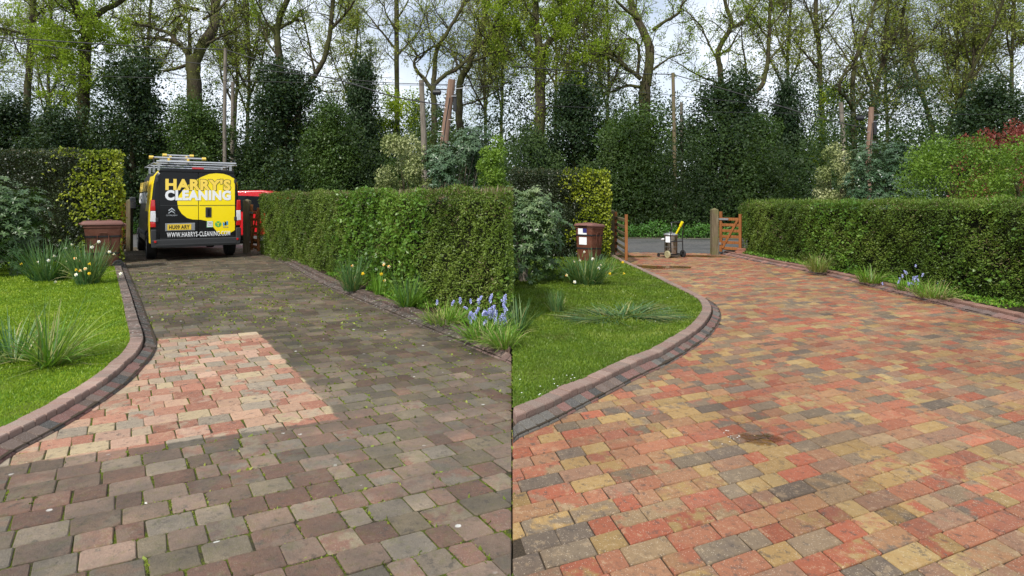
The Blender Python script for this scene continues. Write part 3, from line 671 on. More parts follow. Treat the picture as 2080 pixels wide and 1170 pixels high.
# ------------------------------------------------------------------ shrubs and evergreens
def lumpy(rng, n, size, lumps, shell=.35, power=1.0, base=0.0):
    """points and outward directions on a lumpy, clump-built crown filling size (rx, ry, h)"""
    rx, ry, h = size; C = []
    for i in range(lumps):
        a = rng.random()*2*math.pi; z = rng.random()
        prof = math.sqrt(max(.05, 1-abs(2*z-.75)**2.2/2.2)) if power == 1.0 else (1-z)**power*.95+.08
        k = prof*rng.uniform(.55, .95) if power == 1.0 else prof*rng.uniform(.35, 1.18)*(1+.22*math.sin(3*a+7*z))
        C.append((rx*k*math.cos(a), ry*k*math.sin(a), base+h*(.04+.93*z)*(1 if power == 1.0 else rng.uniform(.88, 1.04)), rng.uniform(.55, 1.1) if power == 1.0 else rng.uniform(.3, 1.0)))
    C = np.array(C); w = C[:, 3]**2; i = rng.choice(lumps, n, p=w/w.sum())
    d = unit(rng.normal(size=(n, 3))+np.array([0, 0, .25])); rr = (1-shell*rng.random(n)**1.3)
    R = C[i, 3]*min(rx, ry, h/2)*.42
    P = C[i, :3]+d*(rr*R)[:, None]
    if power != 1.0: k = rng.random(n) < .22; P[k] += (unit(d[k]+np.array([0, 0, .5]))*(rng.random(k.sum())**2*.45)[:, None])
    P[:, 2] = np.maximum(P[:, 2], .03); return P, d, i
def leafy(name, rng, n, size, lumps, l, w, power=1.0, shell=.4, base=0.0):
    P, d, i = lumpy(rng, n, size, lumps, shell, power, base)
    D = unit(d*.6+rng.normal(0, .7, P.shape)); N = unit(d+rng.normal(0, .6, P.shape)+np.array([0, 0, .4]))
    tone = rng.random(lumps)[i]
    Q = leaf_quads(P, D, l*rng.uniform(.6, 1.3, n), w*rng.uniform(.7, 1.3, n), rng, N)
    return mesh_quads(name, Q, np.clip(rng.random(n)*.7+tone*.3, 0, 1))
def stems(rng, k, h, spread, r=.03):
    m = MB()
    for i in range(k):
        a = rng.random()*6.28; s = spread*rng.uniform(.2, .8)
        p = [(0.05*math.cos(a), .05*math.sin(a), -.05)]
        for j in range(1, 5): p.append((s*math.cos(a)*(j/4)**1.3+rng.normal(0, .03), s*math.sin(a)*(j/4)**1.3+rng.normal(0, .03), h*j/4*rng.uniform(.85, 1.0)))
        m.tube(p, [r, r*.8, r*.6, r*.4, r*.2], 6)
    return m
def shrub(name, label, cat, loc, size, n, lumps, mat, l, w, seed, power=1.0, group=None, part='foliage', bark='bark', shell=.4):
    rng = np.random.default_rng(seed); th = thing(name, label, cat, loc, 0, group)
    tag(link(part, leafy(part, rng, n, size, lumps, l, w, power, shell), MAT[mat], th), kind='stuff')
    stems(rng, 5, size[2]*.75, min(size[0], size[1])*.8, .02+.008*size[2]).build('stem', MAT[bark], th); return th
def whorl_shrub(name, label, loc, size, nwh, lumps, mat, l, w, seed, per=8):
    """broad-leaved evergreen: rosettes of long drooping leaves at the shoot ends"""
    rng = np.random.default_rng(seed); th = thing(name, label, 'shrub', loc)
    P, d, i = lumpy(rng, nwh, size, lumps, .25); ax = unit(d+np.array([0, 0, .7])); Q, R = [], []
    tone = rng.random(lumps)[i]
    a0 = unit(np.cross(ax, rng.normal(size=P.shape))); b0 = np.cross(ax, a0)
    for k in range(per):
        an = 2*math.pi*k/per+rng.random(nwh)*.6; rad = a0*np.cos(an)[:, None]+b0*np.sin(an)[:, None]
        L = (l*rng.uniform(.7, 1.15, nwh))[:, None]; Wd = (w*rng.uniform(.8, 1.1, nwh))[:, None]
        D1 = unit(rad+ax*.35); D2 = unit(rad-ax*.15+np.array([0, 0, -.25])); S = np.cross(ax, rad)
        a1 = P+D1*L*.22; m1 = P+D1*L*.62; tip = m1+D2*L*.38; rr_ = np.clip(rng.random(nwh)*.6+tone*.4, 0, 1)
        Q.append(np.stack([P, a1+S*Wd*.36, m1+S*Wd*.5, m1-S*Wd*.5], 1)); Q.append(np.stack([m1-S*Wd*.5, m1+S*Wd*.5, tip+S*Wd*.1, tip-S*Wd*.1], 1)); Q.append(np.stack([P, m1-S*Wd*.5, a1-S*Wd*.36, P+D1*L*.02], 1)[:, [0, 1, 2, 3]]); R += [rr_, rr_, rr_]
    tag(link('foliage', mesh_quads('foliage', np.concatenate(Q), np.concatenate(R)), MAT[mat], th), kind='stuff')
    stems(rng, 9, size[2]*.85, min(size[0], size[1])*.9, .028).build('stem', MAT['bark_pale'], th); return th

whorl_shrub('rhododendron', 'broad-leaved evergreen shrub with pale leaf rosettes beside the daffodils near the van', (-10.25, 11.2, .05), (1.25, .9, 1.75), 1500, 90, 'leaf_rhodo', .115, .030, 41, 7)
whorl_shrub('rhododendron', 'broad-leaved evergreen shrub with pale leaf rosettes at the edge of the shadier lawn', (.20, 10.3, .05), (.66, .7, 1.52), 1100, 90, 'leaf_rhodo', .10, .026, 42, 7)
# behind the low hedges
def at_px(px, Y, z=0.0): return ((px-CX)*Y/F, Y, z)
shrub('variegated_shrub', 'cream-edged variegated shrub behind the hedge near the van', 'shrub', at_px(822, 13.8), (.60, .55, 3.0), 11000, 75, 'leaf_variegated', .065, .036, 43, shell=.5)
whorl_shrub('rhododendron', 'large blue-green rhododendron at the foot of the brown telegraph pole', at_px(935, 13.6), (.95, .8, 3.05), 2200, 90, 'leaf_rhodo_far', .12, .032, 44, 6)
shrub('fresh_green_shrub', 'fresh green shrub rising above the brownest part of the hedge', 'shrub', at_px(1003, 12.6), (.33, .45, 2.85), 6500, 50, 'leaf_fresh_shrub', .06, .034, 45)
shrub('variegated_shrub', 'cream-edged variegated shrub behind the hedge by the cleaned drive', 'shrub', at_px(1702, 18.5), (.62, .6, 3.15), 10000, 75, 'leaf_variegated', .075, .042, 46, shell=.5)
whorl_shrub('rhododendron', 'large blue-green rhododendron beneath the pole with the black box, beyond the cleaned drive', at_px(1795, 17.5), (1.0, .9, 3.0), 2200, 90, 'leaf_rhodo_far', .13, .036, 47, 6)
shrub('fresh_green_shrub', 'wide fresh green shrub over the hedge in front of the red maple', 'shrub', at_px(1935, 13.5), (1.35, .8, 2.75), 17000, 110, 'leaf_fresh_shrub', .062, .032, 48)
shrub('fresh_green_shrub', 'fresh green shrub over the hedge at the extreme right', 'shrub', at_px(2085, 12.2), (.6, .6, 2.7), 8000, 60, 'leaf_fresh_shrub', .06, .032, 49)
shrub('red_maple', 'red-leaved maple rising behind the wide fresh green shrub', 'tree', at_px(2030, 15.5), (1.15, .8, 3.5), 11000, 80, 'leaf_acer', .075, .04, 50, part='crown')

# evergreen trees beyond the road; copies share the leaf meshes of the first of each shape
EV = {}
def evergreen(label, px, Y, top_py, wpx, mat, var, name='holly_tree'):
    key = (mat, var)
    if key not in EV:
        rng = np.random.default_rng(70+var+len(EV)); pw = {0: .55, 1: 1.1, 2: .4}[var]
        EV[key] = (leafy('crown', rng, 26000, (1.0, 1.0, 4.0), 130, .075, .045, power=pw, shell=.45),)
        m = MB(); m.tube([(0, 0, -.1), (.03, 0, 1.2), (-.02, .02, 2.6), (0, 0, 3.7)], [.09, .07, .045, .015], 8)
        for q in range(7):
            a = q*2.4; z = .6+q*.4; m.tube([(0, 0, z), (.35*math.cos(a), .35*math.sin(a), z+.25), (.6*math.cos(a), .6*math.sin(a), z+.3)], [.03, .018, .006], 5)
        me = bpy.data.meshes.new('trunk'); me.from_pydata(m.v, [], m.f); me.materials.append(MAT['bark']); EV[key] += (me,)
    th = thing(name, label, 'tree', at_px(px, Y, -.06))
    h = EH+(H0-top_py)*Y/F; w = wpx*Y/F/2; k = (w/1.0, w/1.0, h/4.0)
    o = link('crown', EV[key][0], MAT[mat], th); o.scale = k; o.rotation_euler = (0, 0, random.Random(px).random()*6.28); tag(o, kind='stuff')
    o = link('trunk', EV[key][1], None, th); o.scale = k
for a in [
    ('dark evergreen filling the left edge behind the tall hedge', 10, 27.5, 205, 170, 'leaf_holly', 0),
    ('dark pointed evergreen left of the big forked oak behind the van', 268, 27.0, 118, 170, 'leaf_holly', 0),
    ('mid green evergreen at the foot of the big forked oak behind the van', 395, 26.6, 205, 150, 'leaf_ever_light', 2),
    ('tall broad dark evergreen over the gate side of the van', 582, 28.0, 140, 190, 'leaf_holly', 0),
    ('lighter olive evergreen between two dark ones above the low hedge', 668, 26.4, 205, 130, 'leaf_ever_light', 0),
    ('dark spire-shaped evergreen left of the bright lime tree', 738, 29.0, 122, 125, 'leaf_holly', 1),
    ('short dark evergreen behind the tall golden hedge by the bin', 120, 26.2, 225, 150, 'leaf_holly', 2),
    ('dark pointed evergreen behind the tall hedge and forked oak by the shadier lawn', 1165, 28.0, 160, 150, 'leaf_holly', 0),
    ('mid green evergreen below the spreading oak above the wheelie bin', 1290, 27.0, 225, 180, 'leaf_ever_light', 2),
    ('broad blue-green evergreen above the steel drum trolley', 1478, 28.0, 160, 190, 'leaf_holly', 0),
    ('dark spire-shaped evergreen left of the straight bare trunk beyond the cleaned drive', 1598, 29.0, 160, 115, 'leaf_holly', 1),
    ('olive evergreen between the broad one and the gatepost', 1545, 26.4, 235, 110, 'leaf_ever_light', 0),
    ('dark evergreen at the seam behind the tall dark hedge', 1085, 27.0, 265, 90, 'leaf_holly', 2),
    ('dark rounded evergreen above the red maple', 2012, 24.0, 165, 175, 'leaf_holly', 2)]: evergreen(*a)

# the undergrowth and the far wood read as one mass
def bank(name, label, cat, pts, n, l, w, mat, seed, depth, h, base=0.0, lump=1.0, top=.85):
    rng = np.random.default_rng(seed); pts = np.array(pts, float); s = rng.random(n)
    ln = np.r_[0, np.cumsum(np.linalg.norm(np.diff(pts, axis=0), axis=1))]; ln /= ln[-1]
    x = np.interp(s, ln, pts[:, 0]); y = np.interp(s, ln, pts[:, 1])
    hh = h*(1+.22*nz(x*.55*lump, x*.21*lump, seed)); hh = np.maximum(hh, .35*h)
    z = hh*rng.random(n)**top; dep = rng.random(n)**1.4*depth*(1-.35*z/hh)+.35*nz(x*1.1*lump, z*1.3*lump, seed+1)*.5*min(1, depth)
    P = np.c_[x+rng.normal(0, .08, n), y+dep+.25*z*(depth > 1), base+z]
    D = unit(rng.normal(size=(n, 3))+np.array([0, -.3, .2])); N = unit(np.array([0, -.7, .6])+rng.normal(0, .6, (n, 3)))
    tone = .5+.25*nz(x*1.6, z*1.9, seed+3)
    Q = leaf_quads(P, D, l*rng.uniform(.6, 1.3, n), w*rng.uniform(.7, 1.3, n), rng, N)
    c = pts.mean(0); o = link(name, mesh_quads(name, Q, np.clip(.6*rng.random(n)+.4*tone, 0, 1), (c[0], c[1], 0)), MAT[mat], None, (c[0], c[1], 0)); tag(o, label, cat, kind='stuff')
far = [(-34, 27.5), (-12, 25.4), (0, 24.0), (6.5, 23.2), (34, 20.4)]
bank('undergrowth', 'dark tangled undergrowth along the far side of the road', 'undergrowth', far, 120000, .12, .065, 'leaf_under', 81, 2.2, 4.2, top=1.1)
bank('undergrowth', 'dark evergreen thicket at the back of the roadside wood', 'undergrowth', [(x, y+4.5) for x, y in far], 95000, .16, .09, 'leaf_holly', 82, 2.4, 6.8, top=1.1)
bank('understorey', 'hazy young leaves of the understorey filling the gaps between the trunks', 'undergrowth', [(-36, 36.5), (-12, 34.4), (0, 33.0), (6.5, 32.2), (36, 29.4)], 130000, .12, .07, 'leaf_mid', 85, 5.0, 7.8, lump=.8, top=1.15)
bank('nettle_bank', 'fresh green nettles along the far road verge', 'nettles', [(x, y-.55) for x, y in far], 38000, .085, .05, 'leaf_nettle', 83, .8, .5, lump=2.5)
bank('distant_wood', 'hazy distant wood seen between the trunks', 'wood', [(-75, 66), (0, 62), (75, 56)], 60000, .42, .26, 'leaf_ever_light', 84, 9.0, 8.5, lump=.45)

# ------------------------------------------------------------------ bare and leafing trees
class Tubes:
    def __init__(self): self.V = []; self.F = []; self.n = 0
    def add(self, P, r, n):
        k = len(P); tg = unit(np.gradient(P, axis=0)); ref = np.array([0.3, .2, 1.0]) if abs(tg[0][2]) < .8 else np.array([1.0, .2, 0])
        a = unit(np.cross(tg, ref)); b = np.cross(tg, a); an = np.arange(n)*2*math.pi/n
        V = P[:, None]+(a[:, None]*np.cos(an)[None, :, None]+b[:, None]*np.sin(an)[None, :, None])*np.asarray(r)[:, None, None]
        i = np.arange(k-1)[:, None]*n; j = np.arange(n)[None]; j2 = (j+1) % n
        self.F.append((np.stack([i+j, i+j2, i+n+j2, i+n+j], -1)+self.n).reshape(-1, 4)); self.V.append(V.reshape(-1, 3)); self.n += k*n
    def mesh(self, name, org, smooth=True): return mesh_vf(name, np.concatenate(self.V)-np.asarray(org), np.concatenate(self.F), None, smooth)
def wander(rng, p, d, L, k, curl, up):
    out = [p]; d = d.copy()
    for i in range(k):
        d = d+rng.normal(0, curl, 3)+np.array([0, 0, up]); d /= np.linalg.norm(d); p = p+d*L/k; out.append(p)
    return np.array(out)
def tree(name, label, Y, limbs, seed, mat, leaves=1.0, dens=1.0, lsize=.10, cat='tree', bark='bark', ivy=0, group=None, scale=1.0, drop=0.0):
    """limbs: lists of (px, py) with start and end width in photo pixels; the first is the trunk"""
    rng = np.random.default_rng(seed); tb = Tubes(); tw = Tubes(); tips = []; mid = []; kids = []
    base = np.array(VP(limbs[0][0][0][0], limbs[0][0][0][1], Y)); base[2] = -.06
    for li, (pts, w0, w1) in enumerate(limbs):
        P = np.array([VP(x, y, Y) for x, y in pts])
        if li == 0: P = np.vstack([[P[0][0], P[0][1], -.1], P]) if P[0][2] > .2 else P
        if li > 0:
            dd = rng.uniform(-1, 1)*.55; s = np.linspace(0, 1, len(P)); L = np.linalg.norm(P[-1]-P[0]); P[:, 1] += dd*L*s**1.2
        P = catmull(P, 4); k = len(P)
        P[1:-1] += rng.normal(0, .012*Y/28, (k-2, 3)); r = np.linspace(w0, w1, k)*.5*Y/F
        if li == 0: r[:3] *= np.array([1.5, 1.25, 1.1])[:len(r[:3])]
        tb.add(P, r*(1+rng.normal(0, .04, k)), 10 if w0 > 8 else 7)
        L = np.linalg.norm(np.diff(P, axis=0), axis=1).sum(); kids.append((P, r, L, li))
    l1 = []
    for P, r, L, li in kids:
        n = int(L*(1.5 if li else .55)*dens)+2
        for _ in range(n):
            t = rng.uniform(.62 if li == 0 else .12, 1.0); f = t*(len(P)-1); i = min(int(f), len(P)-2); p = P[i]+(P[i+1]-P[i])*(f-i); tg = unit(P[i+1]-P[i])
            if p[2] < 2.6: continue
            d = unit(tg*.55+unit(rng.normal(size=3))*.95+np.array([0, 0, .12])); ln = rng.uniform(.9, 2.3)*scale*(1 if li else .8)
            Q = wander(rng, p, d, ln, 5, .22, .05-drop); r0 = min(r[i]*.55, .035*scale); tb.add(Q, np.linspace(max(r0, .02), .010, 6), 5); l1.append((Q, ln))
        if li: l1.append((P[-4:], 1.0))
    l2 = []
    for Q, ln in l1:
        for _ in range(int(rng.uniform(3.2, 5.5)*dens)+1):
            i = rng.integers(1, len(Q)); d = unit((Q[i]-Q[i-1])/np.linalg.norm(Q[i]-Q[i-1])*.7+unit(rng.normal(size=3))*.8+np.array([0, 0, .1])); l = rng.uniform(.45, 1.0)*scale
            q = wander(rng, Q[i], d, l, 3, .25, .05-drop); tw.add(q, np.array([.013, .011, .009, .006])*scale**.5, 4); l2.append(q)
    for q in l2:
        for _ in range(3):
            i = rng.integers(1, 4); d = unit((q[i]-q[i-1])*2+unit(rng.normal(size=3))*.6); s = wander(rng, q[i], d, rng.uniform(.22, .5)*scale, 2, .25, .04-drop)
            tw.add(s, np.array([.0075, .0065, .005])*scale**.5, 3); tips.append(s[-1]); tips.append(s[1])
    tips = np.array(tips)
    th = thing(name, label, cat, tuple(base), 0, group)
    link('trunk', tb.mesh('trunk', base), MAT[bark], th); tag(link('twigs', tw.mesh('twigs', base, False), MAT[bark], th), kind='stuff')
    nl = int(len(tips)*4.6*leaves)
    cl = rng.random(len(tips))**2; cl[np.array([mnoise.noise(Vector(p)*.55)+.25*mnoise.noise(Vector(p)*1.7) for p in tips]) < -.12] *= .12
    i = rng.choice(len(tips), nl, p=cl/cl.sum()); P = tips[i]+rng.normal(0, .11*scale, (nl, 3)); 
    if ivy:   # leaves hugging the trunk
        P0, r0 = kids[0][0], kids[0][1]; m = ivy; f = rng.random(m)*(len(P0)-1.01); j = f.astype(int); pc = P0[j]+(P0[j+1]-P0[j])*(f-j)[:, None]
        a = rng.random(m)*6.283; rr = r0[j]*(1.0+abs(rng.normal(0, .7, m)))
        P = np.vstack([P, pc+np.c_[np.cos(a)*rr, np.sin(a)*rr, rng.normal(0, .1, m)]])
    nl = len(P); D = unit(rng.normal(size=(nl, 3))+np.array([0, 0, -.2]))
    Qd = leaf_quads(P, D, lsize*rng.uniform(.6, 1.3, nl), lsize*.62*rng.uniform(.7, 1.2, nl), rng, unit(rng.normal(size=(nl, 3))+np.array([0, -.3, .6])))
    tone = np.array([mnoise.noise(Vector(p)*1.3) for p in P[::1]]) if nl < 9000 else rng.normal(0, .2, nl)
    tag(link('crown', mesh_quads('crown', Qd, np.clip(.5+.5*tone+rng.normal(0, .18, nl), 0, 1), base), MAT[mat], th), kind='stuff')
    return th
B_ = lambda *p: p
tree('oak_tree', 'slender straight trunk standing furthest left behind the tall hedge', 34, [([(52, 330), (55, 200), (62, 100), (68, 0), (72, -110)], 15, 10), ([(68, 40), (105, 15), (150, -12)], 5, 2), ([(64, 70), (30, 66), (0, 58), (-45, 50)], 6, 3), ([(66, 66), (100, 62), (135, 58)], 5, 2), ([(60, 130), (30, 100), (10, 60)], 4, 2)], 101, 'leaf_spring', 1.2, 1.15)
tree('oak_tree', 'forked oak with bright green leaves, left of the van roof', 28, [([(160, 330), (168, 240), (172, 150), (176, 80), (180, 48)], 21, 20), ([(177, 60), (168, 20), (166, -30), (158, -120)], 17, 10), ([(182, 52), (195, 28), (215, 12), (240, -8), (285, -70)], 15, 7), ([(170, 66), (130, 60), (95, 70)], 6, 2), ([(178, 100), (205, 95), (230, 75)], 4, 2), ([(172, 140), (140, 120), (110, 125)], 4, 2), ([(174, 190), (200, 165), (225, 160)], 4, 2)], 102, 'leaf_oak', 2.4, 1.0, .12, ivy=1200)
tree('oak_tree', 'huge bare oak with gnarled low limbs rising behind the van', 29, [([(398, 330), (397, 240), (393, 150), (392, 115)], 28, 27), ([(395, 125), (406, 80), (414, 40), (403, 0), (395, -90)], 22, 16), ([(385, 118), (370, 98), (345, 80), (320, 75), (300, 68), (275, 66), (240, 70)], 11, 3), ([(362, 92), (340, 65), (310, 56), (290, 45), (265, 40), (240, 30)], 8, 3), ([(386, 110), (385, 70), (383, 40), (362, 34), (345, 52)], 8, 3), ([(420, 90), (440, 78), (470, 66), (492, 48)], 6, 2), ([(382, 132), (352, 140), (332, 145)], 8, 5), ([(402, 20), (350, 0), (300, -40)], 9, 4), ([(412, 40), (440, 10), (455, -30)], 6, 3)], 103, 'leaf_spring', .35, .85)
tree('oak_tree', 'curving ivy-green trunk above the gate side of the van', 30, [([(575, 330), (575, 220), (568, 130), (563, 70), (570, 30), (588, -10), (620, -90)], 18, 9), ([(566, 58), (590, 40), (605, 12)], 7, 3), ([(568, 120), (540, 80), (520, 30)], 5, 2), ([(566, 80), (545, 40), (530, -10)], 5, 2)], 104, 'leaf_oak', .9, .9)
tree('oak_tree', 'leaning trunk bending up to the sky gap above the low hedge', 30.5, [([(600, 330), (610, 200), (630, 165), (658, 122), (671, 60), (677, 0), (680, -80)], 14, 7), ([(671, 62), (690, 45), (715, 20), (742, -12)], 7, 3), ([(640, 150), (628, 80), (615, 20)], 5, 2), ([(628, 170), (660, 185), (690, 180)], 4, 2), ([(650, 130), (625, 110), (600, 60)], 4, 2)], 105, 'leaf_spring', .55, .9)
tree('ash_tree', 'straight bare trunk in front of the bright lime tree', 33, [([(808, 330), (806, 200), (806, 100), (805, 0), (803, -100)], 12, 9), ([(802, 98), (775, 65), (755, 40), (732, 12)], 5, 2), ([(803, 125), (790, 112), (780, 100)], 3, 1.5), ([(810, 110), (832, 82), (850, 55), (862, 0)], 5, 2), ([(803, 60), (780, 20), (770, -30)], 4, 2), ([(806, 40), (830, 10), (850, -40)], 4, 2)], 106, 'leaf_spring', .35, 1.05)
tree('oak_tree', 'crooked dark tree just left of the brown telegraph pole', 27, [([(880, 320), (882, 240), (880, 182), (882, 150), (888, 100), (912, 60), (935, 20), (960, -40)], 15, 5), ([(879, 185), (862, 160), (847, 145), (840, 126), (846, 112), (835, 95), (820, 78)], 9, 3), ([(882, 172), (905, 150), (930, 135), (950, 110), (985, 70), (1010, 20), (1030, -30)], 9, 4), ([(850, 118), (875, 95), (900, 80)], 4, 2), ([(888, 100), (870, 60), (860, 10)], 4, 2)], 107, 'leaf_spring', .6, 1.15)
tree('oak_tree', 'broad-branching tree directly behind the brown telegraph pole', 30, [([(938, 320), (932, 220), (936, 160), (950, 138), (960, 112), (975, 60), (990, 10), (1000, -70)], 18, 7), ([(940, 152), (925, 120), (912, 92)], 6, 2), ([(955, 125), (985, 118), (1012, 108), (1035, 112)], 6, 2), ([(968, 90), (1000, 70), (1030, 40)], 5, 2), ([(935, 215), (980, 200), (1020, 175)], 4, 2)], 108, 'leaf_spring', .6, 1.2)
# the wood beyond the cleaned drive
tree('oak_tree', 'forked oak with bright green leaves above the shadier lawn', 28, [([(1095, 380), (1095, 300), (1098, 200), (1097, 120), (1101, 102)], 22, 20), ([(1098, 112), (1092, 60), (1090, 10), (1085, -80)], 17, 11), ([(1104, 98), (1125, 75), (1150, 62), (1166, 48), (1186, 24), (1212, -12)], 14, 6), ([(1094, 130), (1070, 110), (1052, 80)], 4, 2), ([(1100, 180), (1130, 150), (1160, 150)], 4, 2), ([(1096, 60), (1120, 20), (1140, -10)], 5, 2), ([(1092, 40), (1070, 20), (1055, -20)], 5, 2)], 201, 'leaf_oak', 2.3, 1.0, .12, ivy=1200)
tree('oak_tree', 'big spreading oak with gnarled limbs above the wheelie bin and gate', 30, [([(1308, 400), (1308, 300), (1310, 200), (1310, 165)], 25, 22), ([(1312, 172), (1322, 120), (1322, 80), (1310, 40), (1297, 0), (1285, -70)], 20, 14), ([(1302, 160), (1285, 148), (1262, 132), (1240, 120), (1218, 112), (1195, 115), (1165, 104)], 10, 3), ([(1276, 142), (1255, 116), (1235, 105), (1210, 100), (1180, 88)], 8, 3), ([(1296, 152), (1297, 112), (1290, 90), (1270, 85), (1256, 100)], 7, 3), ([(1326, 62), (1345, 48), (1370, 35), (1380, 15), (1402, 4)], 8, 3), ([(1326, 142), (1355, 122), (1392, 114)], 5, 2), ([(1303, 178), (1275, 172), (1245, 182)], 7, 4), ([(1300, 40), (1265, 20), (1235, -4)], 9, 3)], 202, 'leaf_oak', .55, .8)
tree('oak_tree', 'sinuous trunk with yellow-green leaves above the steel drum trolley', 31, [([(1470, 400), (1468, 250), (1464, 150), (1458, 110), (1470, 80), (1486, 52), (1478, 20), (1464, -20)], 14, 7), ([(1485, 55), (1510, 45), (1530, 25), (1548, -5)], 8, 3), ([(1462, 112), (1480, 98), (1490, 74)], 5, 3), ([(1464, 170), (1435, 160), (1405, 145), (1372, 125)], 5, 2), ([(1466, 140), (1440, 90), (1420, 50), (1400, 40)], 5, 2)], 203, 'leaf_oak', 1.1, 1.1)
tree('oak_tree', 'trunk that leans out and bends upright beside the sky gap', 31.5, [([(1500, 400), (1502, 230), (1520, 196), (1545, 176), (1557, 140), (1562, 90), (1565, 0), (1566, -60)], 13, 6), ([(1563, 122), (1600, 82), (1632, 48)], 5, 2), ([(1510, 205), (1512, 140), (1500, 90), (1495, 50)], 5, 2), ([(1562, 80), (1540, 40), (1530, 0)], 4, 2), ([(1562, 60), (1585, 30), (1600, 0)], 4, 2)], 204, 'leaf_spring', .5, .95)
tree('ash_tree', 'straight slim trunk left of the pale dead trunk beyond the cleaned drive', 33, [([(1672, 400), (1670, 250), (1667, 180), (1665, 100), (1658, 50), (1657, -20)], 12, 8), ([(1662, 88), (1640, 40), (1608, -5)], 6, 2), ([(1664, 62), (1690, 30), (1712, -5)], 5, 2), ([(1664, 142), (1630, 110), (1598, 80)], 5, 2), ([(1668, 175), (1685, 160), (1695, 140)], 3, 1.5)], 205, 'leaf_spring', .3, 1.1)
tree('oak_tree', 'crooked elbowed trunk left of the pole with the black box', 29, [([(1735, 400), (1735, 290), (1733, 225), (1733, 150), (1745, 100), (1765, 50), (1782, -10)], 13, 5), ([(1733, 222), (1718, 200), (1703, 190), (1697, 170), (1706, 150), (1720, 140)], 9, 4), ([(1734, 220), (1755, 195), (1775, 185)], 7, 4), ([(1715, 145), (1745, 110), (1760, 70)], 5, 2), ([(1735, 140), (1710, 90), (1690, 40)], 4, 2)], 206, 'leaf_spring', .4, 1.3)
tree('oak_tree', 'broad fan-shaped tree with long level branches behind the pole with the black box', 31, [([(1777, 400), (1775, 260), (1777, 205), (1785, 160), (1800, 110), (1825, 60), (1842, -10)], 15, 6), ([(1778, 195), (1820, 180), (1870, 166), (1925, 160)], 7, 2), ([(1776, 205), (1765, 150), (1750, 90), (1740, 0)], 7, 3), ([(1790, 150), (1830, 120), (1870, 90), (1900, 50)], 6, 2), ([(1783, 165), (1790, 100), (1790, 30), (1795, -20)], 6, 3), ([(1800, 110), (1850, 80), (1880, 30)], 5, 2)], 207, 'leaf_spring', .55, 1.35)
tree('ash_tree', 'cluster of thin stems rising between the big shrubs and the dark rounded evergreen', 34, [([(1893, 400), (1893, 265), (1880, 215), (1865, 180), (1850, 120), (1840, 40)], 10, 4), ([(1893, 265), (1893, 190), (1890, 100), (1885, -10)], 8, 4), ([(1912, 300), (1912, 240), (1905, 190), (1920, 100), (1930, -10)], 8, 3), ([(1918, 290), (1935, 210), (1960, 170)], 6, 2)], 208, 'leaf_spring', .5, 1.2)
tree('ash_tree', 'slim hazy tree above the dark rounded evergreen', 36, [([(1975, 400), (1975, 200), (1978, 100), (1980, -20)], 9, 5), ([(1976, 140), (1950, 90), (1935, 30)], 4, 2), ([(1977, 110), (2005, 60), (2020, 0)], 4, 2), ([(1976, 170), (2000, 130), (2020, 110)], 4, 2)], 209, 'leaf_spring', .7, 1.3)
tree('ash_tree', 'slim hazy tree at the right edge above the red maple', 35, [([(2060, 400), (2055, 150), (2062, -20)], 9, 5), ([(2056, 130), (2030, 80), (2020, 20)], 4, 2), ([(2057, 100), (2085, 50), (2095, 0)], 4, 2), ([(2056, 170), (2030, 150), (2010, 130)], 4, 2)], 210, 'leaf_spring', .7, 1.3)
# bright lime-green tree further back, one in each view
for lb, px, Y, sd in (('bright lime-green tree glowing behind the straight bare trunk near the telegraph pole', 818, 31.5, 301), ('bright lime-green tree glowing behind the slim trunk beyond the cleaned drive', 1700, 31.5, 302)):
    t_ = shrub('lime_tree', lb, 'tree', at_px(px, Y), (1.5, 1.2, 7.6), 9000, 90, 'leaf_lime', .13, .08, sd, part='crown', shell=.6)
# generic far trees behind, sharing one of two skeletons
far1 = tree('distant_tree', 'hazy distant tree showing between the nearer trunks', 48, [([(300, 404), (302, 250), (300, 120), (305, 20), (308, -60)], 9, 4), ([(301, 180), (270, 110), (250, 40)], 5, 2), ([(302, 160), (335, 100), (350, 20)], 5, 2), ([(301, 120), (280, 50), (275, -30)], 4, 2), ([(303, 90), (325, 30), (330, -40)], 4, 2)], 310, 'leaf_spring', .8, 1.35, .17, group='distant woodland trees', scale=1.5)
far2 = tree('distant_tree', 'hazy distant tree showing between the nearer trunks', 52, [([(480, 404), (476, 260), (482, 150), (478, 40), (480, -50)], 9, 4), ([(478, 220), (450, 160), (440, 90)], 5, 2), ([(480, 190), (510, 130), (520, 60)], 5, 2), ([(480, 120), (460, 60), (455, -20)], 4, 2)], 311, 'leaf_oak', .9, 1.3, .17, group='distant woodland trees', scale=1.6)
far3 = tree('distant_tree', 'twiggy bare tree left of the forked oak near the van', 40, [([(100, 404), (102, 250), (98, 150), (103, 50), (100, -40)], 8, 4), ([(101, 220), (75, 150), (65, 70)], 5, 2), ([(100, 200), (130, 140), (142, 60)], 5, 2), ([(99, 150), (80, 80), (78, 0)], 4, 2), ([(101, 110), (120, 50), (125, -20)], 4, 2), ([(100, 250), (125, 200), (150, 160)], 4, 2), ([(100, 240), (70, 200), (50, 150)], 4, 2)], 312, 'leaf_spring', .3, 1.9, .11, group='distant woodland trees', scale=1.15)
rn = random.Random(21)
for px, lb in ((505, 'twiggy bare tree just right of the grey pole behind the van'), (985, 'twiggy bare tree above the blue-green rhododendron near the leaning pole'), (1190, 'twiggy bare tree between the forked oak and the big spreading oak'), (1800, 'twiggy bare tree right of the pole with the black box'), (1945, 'twiggy bare tree right of the cluster of thin stems')):
    c = copy_tree(far3); c.location = at_px(px, rn.uniform(37, 43), -.06); c.rotation_euler = (0, 0, rn.random()*6.28); s = rn.uniform(.85, 1.12); c.scale = (s, s, s); c['label'] = lb
rn = random.Random(8)
